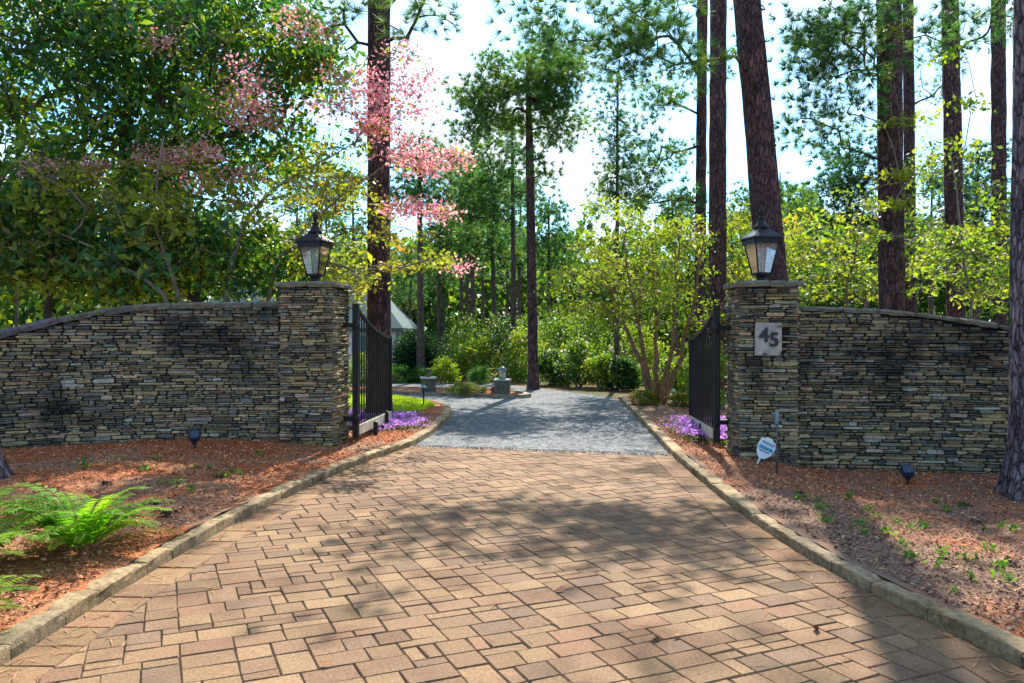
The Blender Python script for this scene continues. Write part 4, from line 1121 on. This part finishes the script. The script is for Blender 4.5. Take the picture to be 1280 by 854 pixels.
tree('low dense magnolia with big leaves crowding the top of the long curved wall', 'magnolia', 'magnolia_tree', [([b, P(60, 330, 13.4)], .1, .05), ([b+np.array([2.4, .2, 0]), P(250, 340, 13.6)], .08, .04)], c, 502, .18, .46, 60, .38, G_MAG, 'gloss', 'barkfar', .8, .3, tip=.007, wts=[5, 4, 3, 4, 5, .8])
# dogwoods: pale trunks in front of the magnolias, sprays of pink to the right
b = G_(284, 12.7); 
c = px_clumps([(420, 190, 50, 60, 16), (430, 260, 50, 30, 14), (400, 310, 50, 30, 14), (520, 330, 50, 8, 10), (460, 350, 40, 10, 8), (340, 250, 50, 40, 18), (200, 230, 120, 50, 40), (90, 240, 70, 40, 16), (250, 300, 60, 30, 12), (500, 300, 40, 10, 8)], 12.8, .6, rng)
ec = px_clumps([(535, 198, 40, 7, 9), (470, 140, 26, 26, 6), (515, 85, 26, 12, 4), (515, 130, 26, 8, 3), (525, 262, 40, 6, 7), (475, 165, 22, 14, 4), (465, 100, 14, 12, 2), (210, 205, 110, 22, 9), (60, 200, 60, 40, 5), (410, 130, 30, 50, 4), (570, 328, 10, 6, 1), (380, 40, 40, 24, 3), (270, 100, 80, 60, 5), (330, 160, 60, 30, 4), (520, 175, 20, 8, 2)], 12.7, .35, rng)
tree('pink-flowering dogwood with spreading pale stems behind the long curved wall', 'dogwood', 'dogwood_tree',
     [([b, P(283, 330, 12.7), P(330, 240, 12.7), P(440, 180, 12.8)], .055, .009), ([b+[-.1, 0, 0], P(218, 350, 12.6), P(190, 270, 12.6), P(205, 170, 12.7)], .045, .009), ([b+[.15, .1, 0], P(345, 330, 12.9), P(400, 260, 12.9), P(490, 200, 12.8)], .045, .009), ([b+[-.15, 0, 0], P(205, 365, 12.5), P(130, 320, 12.4), P(60, 285, 12.4)], .045, .009)],
     np.concatenate([c, ec[::4]]), 503, .095, .5, 36, .23, [(.22, .26, .035), (.26, .27, .04), (.14, .21, .035), (.30, .19, .06), (.28, .14, .07)], 'leaf', 'barkgrey', .4, .8, tip=.0055, wts=[4, 4, 3, 1.5, .8], fold=False,
     extra=(ec, 105, .062, .75, PINK, .27, 'blossom'))
# multi-stemmed yellow-green tree of the court edge
b = G_(822, 18.0); 
c = px_clumps([(815, 280, 44, 20, 18), (770, 310, 46, 22, 22), (850, 300, 40, 26, 20), (740, 345, 44, 20, 20), (810, 350, 50, 26, 24), (725, 385, 36, 16, 12), (780, 395, 50, 20, 18), (850, 360, 36, 30, 18), (870, 410, 26, 30, 10), (760, 265, 26, 14, 6), (705, 350, 20, 16, 5)], 18, .8, rng)
T_ = [([b+[dx, dy, 0], P(x1, 455, 18), P(x2, 400, 18+d2), P(x3, 300, 18+d2*2)], .07, .018) for dx, dy, x1, x2, x3, d2 in ((-.05, 0, 808, 795, 780, -.2), (.0, .1, 822, 818, 815, .1), (.08, -.05, 835, 842, 850, 0), (-.1, .05, 803, 775, 740, .3), (.12, .05, 848, 862, 880, -.3))]
tree('multi-stemmed yellow-green tree leaning over the gravel at the right', 'tree', 'crape_myrtle', T_, c, 504, .095, .5, 44, .34, [(.22, .30, .04), (.17, .26, .04), (.27, .31, .045), (.11, .20, .035), (.26, .23, .045)], 'leaf', 'barktan', .4, .8, tip=.0055, wts=[4, 3, 4, 2, 1], fold=False)
# light understorey behind the shorter sloping wall
b = G_(1060, 17.0, -.1); c = np.concatenate([px_clumps([(1035, 330, 44, 40, 22), (1090, 350, 50, 26, 14), (1010, 375, 30, 16, 7), (1150, 320, 40, 40, 10)], 17, .5, rng), px_clumps([(1120, 222, 26, 6, 4), (1120, 150, 18, 8, 3), (1110, 258, 20, 6, 4), (1090, 290, 26, 8, 3), (1112, 35, 16, 8, 2)], 14.3, .15, rng)])
tree('yellow-green sapling spraying over the thick trunk behind the shorter sloping wall', 'sapling', 'understorey_tree', [([b, P(1055, 380, 17), P(1085, 240, 15.6)], .04, .012), ([b+[.2, .2, 0], P(1085, 370, 16.8), P(1140, 300, 16.5)], .035, .012)], c, 505, .11, .6, 36, .27, G_LIME+G_SPRING[:3]+[(.05, .11, .03), (.035, .08, .03)], 'leaf', 'barkgrey', .3, 1.0, tip=.004, fold=False)
b = G_(1215, 14.0, -.1); c = px_clumps([(1200, 340, 50, 40, 16), (1240, 370, 30, 26, 8), (1180, 290, 40, 14, 6), (1205, 120, 20, 20, 3), (1200, 60, 14, 14, 2), (1190, 180, 16, 18, 3), (1235, 300, 26, 18, 6), (1290, 330, 40, 60, 16), (1265, 230, 14, 30, 3)], 13.9, .5, rng)
tree('yellow-green sapling with layered sprays left of the big right trunk', 'sapling', 'understorey_tree', [([b, P(1212, 370, 14.), P(1190, 200, 14.)], .04, .012)], c, 506, .11, .6, 34, .27, G_LIME+G_SPRING[:2]+[(.05, .11, .03)], 'leaf', 'barkgrey', .35, 1.0, tip=.004, fold=False)
b = G_(960, 21); c = px_clumps([(930, 330, 44, 40, 26), (990, 320, 40, 30, 16), (920, 280, 34, 24, 12), (960, 370, 50, 20, 14), (1010, 280, 20, 14, 4)], 21, .9, rng)
tree('leafy young tree filling the gap behind the numbered pillar', 'tree', 'understorey_tree', [([b, P(955, 380, 21), P(945, 280, 21)], .06, .02)], c, 507, .14, .55, 44, .45, G_SPRING+G_LIME[:2], 'leaf', 'barkgrey', .5, .8, tip=.006, fold=False)
b = G_(1100, 22); c = px_clumps([(1060, 320, 60, 50, 28), (1150, 280, 60, 50, 26), (1220, 320, 60, 50, 22), (1165, 215, 40, 26, 10), (1290, 280, 50, 80, 20), (1100, 240, 40, 20, 7)], 22, 1., rng)
tree('broad pale green tree filling the space above the shorter sloping wall', 'tree', 'understorey_tree', [([b, P(1110, 380, 22), P(1130, 260, 22)], .08, .02)], c, 508, .14, .55, 46, .46, G_LIME[:3]+[(.06, .13, .035), (.04, .095, .035), (.03, .07, .035)], 'leaf', 'barkgrey', .5, .8, tip=.006, fold=False)
b = G_(395, 18); c = px_clumps([(400, 230, 40, 40, 16), (420, 330, 40, 30, 16), (380, 370, 30, 20, 8), (450, 370, 24, 16, 6)], 18, .8, rng)
tree('yellow-leaved tree glowing behind the left lantern', 'tree', 'understorey_tree', [([b, P(398, 380, 18), P(405, 240, 18)], .06, .02)], c, 509, .13, .55, 50, .42, G_SPRING, 'leaf', 'barkgrey', .5, .8, tip=.006, fold=False)

# --- shrubs
def shrub(label, cat, name, base, size, seed, nclump, nper, L, wr, colors, mat='leaf', flowers=None, flat=.8, wts=None, group=None, nstem=6):
    r2 = np.random.default_rng(seed); root = thing(name, label, cat, tuple(base), group)
    w_, d_, h_ = size; a = r2.uniform(0, 2*math.pi, nclump); zc = r2.uniform(.08, 1, nclump); rr = np.sqrt(r2.uniform(.1, 1, nclump))*np.sqrt(np.clip(1-(zc-.3)**2*1.9, .05, 1))
    c = np.stack([w_/2*rr*np.cos(a), d_/2*rr*np.sin(a), zc*h_*.93], 1)
    mb = MB()
    for k in range(nstem):
        q = c[r2.integers(nclump)]; mb.tube([(r2.normal(0, .06), r2.normal(0, .06), -.05), q*[.4, .4, .45], q], [.022, .014, .006], 5, cap=False)
    cr = .12*h_+.055*w_
    p, k = around(c, cr, nper, r2, flat); p[:, 2] = np.maximum(p[:, 2], .02)
    leafy('foliage', quad_mesh('foliage', p, L, wr, pal(colors, nclump, r2, .12, wts)[k]*.6+pal(colors, len(p), r2, .2, wts)*.4, r2, .5), M[mat], root, mb, M['barkgrey'])
    if flowers is not None:
        fc, nf, fl = flowers; kk = r2.choice(len(c), nf); out = c[kk]; pf = out+r2.normal(0, cr*.55, (nf, 3)); pf[:, :2] *= 1.06; pf[:, 2] = np.maximum(pf[:, 2]*1.03, .1)
        leafy('blossom', quad_mesh('blossom', pf, fl, .85, pal(fc, nf, r2, .1), r2, .4), M['petal'], root)
    return root
WHITEF = [(.78, .74, .68), (.75, .68, .62), (.8, .78, .74)]
def sh(px, by, D, wpx, hpx, *a, **k):
    b = P(px, by, D); b[2] = k.pop('z', 0.); s = D/F
    return shrub(a[0], a[1], a[2], b, (wpx*s, min(wpx*s, 2.2), hpx*s), *a[3:], **k)
DKG = [(.018, .055, .03), (.025, .07, .035), (.03, .08, .03), (.015, .045, .03)]
sh(519, 476, 29, 52, 62, 'dark rounded evergreen shrub beside the white house corner', 'shrub', 'evergreen_shrub', 601, 80, 170, .09, .55, DKG, 'leaf')
sh(497, 478, 27.5, 40, 20, 'low bright green hedge left of the dark round shrub foot', 'hedge', 'clipped_hedge', 602, 40, 90, .06, .5, [(.05, .15, .03), (.07, .18, .035), (.04, .12, .03)], 'leaf')
sh(527, 479, 27.4, 36, 17, 'low green hedge below the dark round shrub', 'hedge', 'clipped_hedge', 603, 40, 90, .06, .5, [(.045, .13, .03), (.06, .16, .035), (.035, .10, .03)], 'leaf')
sh(553, 481, 27.2, 34, 30, 'bright yellow-green shrub behind the left plinth', 'shrub', 'golden_shrub', 604, 40, 100, .07, .5, [(.24, .32, .03), (.18, .28, .03), (.13, .2, .03)], 'leaf')
sh(600, 484, 26.6, 27, 22, 'neat round boxwood between the two plinths', 'shrub', 'boxwood', 605, 40, 110, .05, .5, [(.04, .13, .035), (.055, .16, .035), (.03, .09, .03)], 'leaf')
az = [(560, 474, 31, 70, 66, 6), (600, 476, 30, 60, 80, 7), (632, 480, 30, 56, 84, 8), (580, 470, 34, 60, 90, 9), (655, 484, 28.5, 46, 70, 10), (690, 488, 26.5, 48, 66, 11), (722, 490, 25.5, 46, 70, 12), (750, 492, 24.5, 44, 64, 13), (778, 494, 23.8, 40, 60, 14), (735, 480, 29, 60, 90, 15), (795, 480, 28, 60, 90, 16), (540, 470, 33, 50, 70, 17), (700, 478, 31, 60, 84, 18), (845, 490, 24, 60, 60, 19), (890, 490, 25, 60, 80, 20), (665, 476, 33, 50, 96, 21)]
azl = ['flowering shrub beside the dark round evergreen', 'loose flowering shrub over the boxwood', 'flowering shrub rising behind the lantern plinth', 'tall flowering shrub back between the plinths', 'flowering shrub touching the tallest court pine on its left', 'white-dotted shrub just right of the tallest court pine', 'white-dotted shrub at the back of the gravel, second from the tall pine', 'leafy shrub at the back of the gravel near the yellow-green tree', 'flowering shrub under the left boughs of the yellow-green tree', 'taller shrub behind the white-dotted row', 'tall shrub behind the stems of the yellow-green tree', 'pale flowering shrub behind the dark round evergreen', 'tall shrub right behind the tallest court pine', 'low leafy shrub behind the foot of the multi-stemmed tree', 'leafy shrub seen between the gate by the numbered pillar and its pillar', 'high flowering shrub left behind the tallest court pine']
for (px, by, D, w_, h_, sd), lb in zip(az, azl):
    r2 = np.random.default_rng(sd)
    sh(px, by, D, w_, h_*(.95 if sd in (8, 10, 15, 18) else .8 if sd in (9, 16, 21, 12) else .62), lb, 'shrub', 'azalea_shrub', 610+sd, 48, 66, .12, .5, [G_AZ+G_LIME[:2], G_LIME[1:]+[G_SPRING[1]], G_AZ+DKG[:2]][sd % 3], 'leaf', flowers=(WHITEF, (150 if sd in (6, 8, 11, 12) else 50) if sd not in (13, 16, 19, 20) else 15, .10), group=None)
sh(585, 497, 21.3, 52, 11, 'low grey-green ground shrub between the plinths on the island', 'shrub', 'low_shrub', 650, 40, 80, .06, .3, [(.16, .19, .07), (.2, .22, .09), (.11, .15, .05)], 'leaf', z=.06)
sh(575, 494, 22.2, 30, 10, 'small dark tuft behind the grey-green island shrub', 'shrub', 'low_shrub', 651, 20, 80, .06, .4, G_AZ, 'leaf', z=.06)
sh(805, 512, 17.6, 40, 20, 'low yellowish shrub left of the multi-stemmed foot', 'shrub', 'low_shrub', 652, 30, 80, .05, .4, [(.16, .18, .04), (.2, .2, .05)], 'leaf', z=.05)
sh(850, 514, 17.2, 34, 18, 'low yellowish shrub right of the multi-stemmed foot', 'shrub', 'low_shrub', 653, 30, 80, .05, .4, [(.17, .18, .04), (.2, .2, .05)], 'leaf', z=.05)
sh(880, 500, 16.8, 44, 84, 'bright green shrub glimpsed through the gate by the numbered pillar', 'shrub', 'leafy_shrub', 654, 46, 90, .08, .5, G_LIME, 'leaf', z=.05)
sh(452, 500, 25, 40, 40, 'yellow-green shrub glimpsed through the bars of the gate by the unnumbered pillar', 'shrub', 'leafy_shrub', 655, 36, 80, .08, .5, G_LIME, 'leaf')
# phlox carpets
def phlox(label, pts, n, seed, zf):
    r2 = np.random.default_rng(seed); pts = np.array(pts); k = r2.choice(len(pts), n)
    xy = pts[k][:, :2]+r2.normal(0, 1, (n, 2))*np.array([.16, .22]); z = zf(xy[:, 0], xy[:, 1])
    base = np.array([pts[:, 0].mean(), pts[:, 1].mean(), float(zf(pts[:, 0].mean(), pts[:, 1].mean()))])
    root = thing('creeping_phlox', label, 'flowers', tuple(base))
    h = (.05 if seed == 701 else .13)+.10*vnoise(xy[:, 0]*5, xy[:, 1]*5, seed)
    p = np.stack([xy[:, 0], xy[:, 1], z+h*r2.uniform(.2, .8, n)], 1)-base
    leafy('foliage', quad_mesh('foliage', p[:n//2], .07, .3, pal([(.05, .10, .03), (.09, .15, .04)], n//2, r2), r2, .3), M['leaf'], root)
    p2 = np.stack([xy[:, 0], xy[:, 1], z+h*r2.uniform(.7, 1.1, n)], 1)-base
    leafy('blossom', quad_mesh('blossom', p2, .042, .9, pal([(.42, .22, .66), (.50, .30, .72), (.36, .17, .60), (.58, .40, .74)], n, r2), r2, 1.2), M['petal'], root)
A = []
for y in np.arange(12.9, 14.7, .12):
    for x in np.arange(-2.9, kxl(y)-.42-.25*smooth(13.6, 14.7, y), .12): A.append((x, y))
phlox('purple phlox carpet under the gate by the unnumbered pillar', A, 6500, 701, zleft)
A = [(x, y) for y in np.arange(11.3, 13.0, .12) for x in np.arange(2.72, 3.7, .12)]
phlox('purple phlox carpet under the gate by the numbered pillar', A, 4600, 702, zright)
# --- lawn inside the curve
rows = []
for y in np.arange(15.2, 20.9, .15):
    a = max(-13., -13.); b = kxl(y)-.32-.5*(1-smooth(15.2, 17.5, y))-.5*smooth(20, 20.9, y)*0
    x = np.linspace(a, b, 40); rows.append(np.stack([x, np.full_like(x, y), zleft(x, y)+.012], 1))
grid_mesh('lawn', rows, M['lawn'])
r2 = np.random.default_rng(77); n = 26000
y = r2.uniform(15.3, 20.8, n); x = kxl(y)-.34-.5*(1-smooth(15.2, 17.5, y))-r2.uniform(0, 1, n)**1.3*7
p = np.stack([x, y, zleft(x, y)+.008], 1)
o = leafy('grass', needle_mesh('grass', p, np.repeat([[0, 0, 1.]], n, 0), 2, .06, .012, pal([(.26, .36, .03), (.34, .41, .045), (.20, .30, .03)], n, r2), r2, .6), M['leaf'], kind='stuff')
# --- ferns
def fern(label, x, y, z, nf, Lf, seed, lean=(0, 0), az0=None):
    r2 = np.random.default_rng(seed); root = thing('fern', label, 'fern', (x, y, z)); V = []; C = []; mb = MB()
    for k in range(nf):
        a = 2*math.pi*k/nf+r2.normal(0, .25) if az0 is None else az0[k]; L = Lf*r2.uniform(.65, 1.1); up0 = r2.uniform(.8, 1.5); dead = k % 13 == 5; up0 = .35 if dead else up0
        pts = []; p = np.array([.04*math.cos(a), .04*math.sin(a), 0.]); el = up0; n = 34
        for i in range(n+1):
            pts.append(p.copy()); t = i/n; e = el-1.5*t**1.5*(.55+.45*up0)
            p = p+np.array([math.cos(a)*math.cos(e)+lean[0], math.sin(a)*math.cos(e)+lean[1], math.sin(e)])*L/n
        pts = np.array(pts); mb.tube(pts[::3], np.linspace(.005, .0015, len(pts[::3])), 4, cap=False)
        col = np.array([(.17, .36, .03), (.21, .40, .035), (.13, .31, .03), (.25, .39, .035)])[r2.integers(4)]
        if dead: col = np.array((.26, .15, .05))
        tipc = r2.uniform(-.5, .5); tipc = max(0, tipc)
        side0 = np.array([-math.sin(a), math.cos(a), 0])
        for i in range(4, n+1):
            t = i/n; w_ = L*.24*math.sin(min(1, (t-.08)*2.6)*math.pi/2)*(1-t)**.62+.006
            d = pts[i]-pts[i-1]; d /= np.linalg.norm(d)
            for sg in (-1, 1):
                tw = r2.normal(0, .12); s_ = unit(side0*sg+d*.28+np.array([0, 0, -.22+tw])); hw = L/n*.54
                b0 = pts[i]; V += [b0-d*hw, b0+s_*w_*.55-d*hw*1.05-[0, 0, 0], b0+s_*w_+d*hw*.6, b0+s_*w_*.5+d*hw*1.0]; C += [(col*(1-tipc*t**4)+np.array((.34, .26, .05))*tipc*t**4)*r2.uniform(.75, 1.2)]*4
    V = np.array(V); f = np.arange(len(V)).reshape(-1, 4)
    link('fronds', np_mesh('fronds', V, f, np.array(C)), M['fern'], root); mb.build('stalks', M['barktan'], root)
x, y = -2.98, 5.55; fern('bright green fern with arching fronds beside the left kerb', x, y, float(zleft(x, y)), 44, .74, 801)
x, y = -3.45, 4.95; fern('fern reaching in at the left edge of the bed', x, y, float(zleft(x, y)), 26, .74, 802)
x, y = -2.86, 4.05; fern('yellowing fern cut off at the bottom left corner', x, y, float(zleft(x, y)), 24, .45, 803)
# --- seedlings and dead clumps in the beds
def sprout_mesh(seed, n, L, cols):
    r2 = np.random.default_rng(seed); p = r2.normal(0, .026, (n, 3))*[1, 1, .6]+[0, 0, .03]; p[:, 2] = np.maximum(p[:, 2], .006)
    return np_mesh('seedling', *quad_mesh('seedling', p, L, .5, pal(cols, n, r2, .2), r2, .7))
sm = [sprout_mesh(900+k, 26, .034, [(.09, .22, .03), (.13, .27, .035), (.06, .15, .03)]) for k in range(4)]
dm = [sprout_mesh(920+k, 40, .05, [(.09, .06, .045), (.13, .085, .06), (.055, .04, .035)]) for k in range(3)]
sp = [(1075, 660), (1082, 672), (1128, 683), (1128, 690), (1150, 662), (1137, 700), (1173, 712), (1176, 700), (1022, 630), (1027, 640), (1060, 625), (1170, 627), (1204, 632), (1210, 706), (1250, 715), (1258, 730), (1235, 690), (1000, 627), (1085, 640), (1098, 650), (1120, 655), (1265, 665), (1250, 660), (1185, 640), (1140, 664), (1230, 662), (1213, 725), (1035, 655), (1112, 672), (1195, 745)]
sl_ = [(105, 577), (108, 587), (245, 580), (262, 583), (270, 590), (290, 588), (155, 577), (195, 575), (300, 592), (282, 593), (325, 568), (220, 605), (240, 612), (180, 585), (200, 603)]
for k, (px, py) in enumerate(sp+sl_):
    rt = px > 640; D = 1.62/(py-HZ)*F; x, y = P(px, py, D)[:2]
    zz = float(zright(x, y) if rt else zleft(x, y)); D = (CAMZ-zz)/(py-HZ)*F; x, y = P(px, py, D)[:2]; zz = float(zright(x, y) if rt else zleft(x, y))
    o = bpy.data.objects.new('seedling', sm[k % 4]); COL.objects.link(o)
    if k < 4: sm[k].materials.append(M['leaf'])
    s = np.random.default_rng(k).uniform(.7, 1.5); o.location = (x, y, zz); o.scale = (s, s, s); o.rotation_euler = (0, 0, k*1.7)
    tag(o, 'tiny green seedling in the mulch of the right bed' if rt else 'tiny green seedling in the mulch of the left bed', 'seedling', 'seedlings in the right bed' if rt else 'seedlings in the left bed')
dd = [(1222, 656, 1), (1205, 632, 1), (1264, 706, 1), (1000, 618, 1), (192, 632, 0), (210, 645, 0), (130, 607, 0), (275, 598, 0)]
for k, (px, py, rt) in enumerate(dd):
    zz = 0.
    for _ in range(3):
        D = (CAMZ-zz)/(py-HZ)*F; x, y = P(px, py, D)[:2]; zz = float(zright(x, y) if rt else zleft(x, y))
    o = bpy.data.objects.new('dead_plant', dm[k % 3]); COL.objects.link(o)
    if k < 3: dm[k].materials.append(M['mulch'])
    s = np.random.default_rng(k).uniform(.7, 1.2); o.location = (x, y, zz); o.scale = (s*1.2, s, s*.6); o.rotation_euler = (0, 0, k*2.1)
    tag(o, 'withered dark clump of leaves in the right bed' if rt else 'withered dark clump of leaves in the left bed', 'dead plant', 'withered clumps in the right bed' if rt else 'withered clumps in the left bed')
# --- loose mulch chips and litter
r2 = np.random.default_rng(88)
def chips(n, side):
    y = 3.2+r2.uniform(0, 1, n)**1.35*(12.5 if side < 0 else 11); e = r2.uniform(.17, 1, n)
    x = np.where(True, (kxl(y)-.17-r2.uniform(0, 1, n)**1.1*5.2) if side < 0 else (kxr(y)+.17+r2.uniform(0, 1, n)**1.1*5.2), 0)
    z = (zleft if side < 0 else zright)(x, y)+r2.uniform(.002, .016, n)
    return np.stack([x, y, z], 1)
p = np.concatenate([chips(90000, -1), chips(90000, 1)])
rs = p[:, 0] > 0; patch = np.where(rs, np.maximum(smooth(.3, .45, vnoise(p[:, 0]*.9+7, p[:, 1]*.9+3, 12)), .55)*(1-smooth(7.9, 8.5, p[:, 1]+.5*vnoise(p[:, 0]*2, p[:, 1]*2, 3))), smooth(.46, .6, vnoise(p[:, 0]*.9+7, p[:, 1]*.9+3, 12)))[:, None]
wallstrip = ((p[:, 0] > 0) & (p[:, 1] > 8.6))[:, None]
ca = pal([(.44, .14, .05), (.54, .21, .085), (.25, .065, .03), (.62, .33, .16), (.34, .095, .04)], len(p), r2, .2)
cb = pal([(.20, .12, .085), (.30, .185, .12), (.12, .075, .062), (.42, .28, .16), (.085, .058, .05)], len(p), r2, .2)
right = (p[:, 0] > 0)[:, None]
c = np.where(wallstrip, ca, ca*(1-patch*np.where(right, .9, .45))+cb*patch*np.where(right, .9, .45))
leafy('mulch_chips', quad_mesh('mulch_chips', p,   .018+.03*r2.uniform(0, 1, len(p))**2, .45, c, r2, 2.2), M['mulch'], kind='stuff')
k = r2.choice(len(p), 9000); leafy('pine_straw', quad_mesh('pine_straw', p[k]+[0, 0, .006], .15, .022, pal([(.42, .22, .11), (.30, .15, .08), (.52, .32, .17)], 9000, r2, .2), r2, 7), M['mulch'], kind='stuff')
# a few dry leaves on the drive
for k, (px, py) in enumerate([(406, 834), (820, 800), (846, 798), (455, 610), (700, 740), (300, 660), (1020, 790)]):
    D = 1.59/(py-HZ)*F; x, y = P(px, py, D)[:2]; r3 = np.random.default_rng(k)
    me = np_mesh('dry_leaf', *leaf_mesh('dry_leaf', np.array([[0, 0, .012]]), .075, .5, np.array([[(.26, .12, .05), (.20, .07, .04), (.3, .17, .08)][k % 3]]), r3, 6, -.2))
    o = link('dry_leaf', me, M['mulch']); o.location = (x, y, .014); tag(o, 'curled dry leaf lying on the brown pavers', 'leaf', 'dry leaves on the pavers')
# --- far wood closing the horizon
r2 = np.random.default_rng(99); n = 80000; ang = r2.uniform(-1.25, 1.25, n); d = r2.uniform(62, 95, n); x = np.sin(ang)*d; y = np.cos(ang)*d
hh = 5.0+6.5*vnoise(ang*9+20, d*.05, 4)+3*vnoise(ang*31+20, d*.08, 5)
p = np.stack([x, y, hh*r2.uniform(0, 1, n)**.8], 1)
k = (vnoise(x*.35, p[:, 2]*.5+y*.2, 9)[:, None])
c = pal([(.05, .11, .035), (.08, .15, .035), (.15, .21, .04), (.04, .085, .035)], n, r2)*(.7+.6*k)
leafy('far_woods', quad_mesh('far_woods', p, .95, .6, c, r2, .3), M['leaf'], kind='stuff')

# --- litter on the drive: straw along the kerbs, pebbles kicked over the edge of the gravel
r2 = np.random.default_rng(123); n = 900; y = r2.uniform(3, 11.5, n); e = np.abs(r2.normal(0, .16, n))+.02
x = np.where(r2.random(n) < .5, kxl(y)+e, kxr(y)-e); k = r2.random(n) < .14; x = np.where(k, r2.uniform(-2, 2, n), x)
leafy('pine_straw', quad_mesh('pine_straw', np.stack([x, y, np.full(n, .0215)], 1), .12, .055, pal([(.26, .13, .06), (.18, .09, .05), (.34, .2, .1)], n, r2, .2), r2, 30), M['mulch'], kind='stuff')
n = 2600; t = r2.uniform(0, 1, n); off = -np.abs(r2.normal(0, .10, n))
q = GA+(GB-GA)*t[:, None]-gn*off[:, None]
p = np.stack([q[:, 0], q[:, 1], np.full(n, .019)], 1)
leafy('loose_gravel', quad_mesh('loose_gravel', p, .022, .9, pal([(.27, .27, .265), (.14, .15, .17), (.36, .36, .34)], n, r2, .2), r2, 2.5), M['mulch'], kind='stuff')
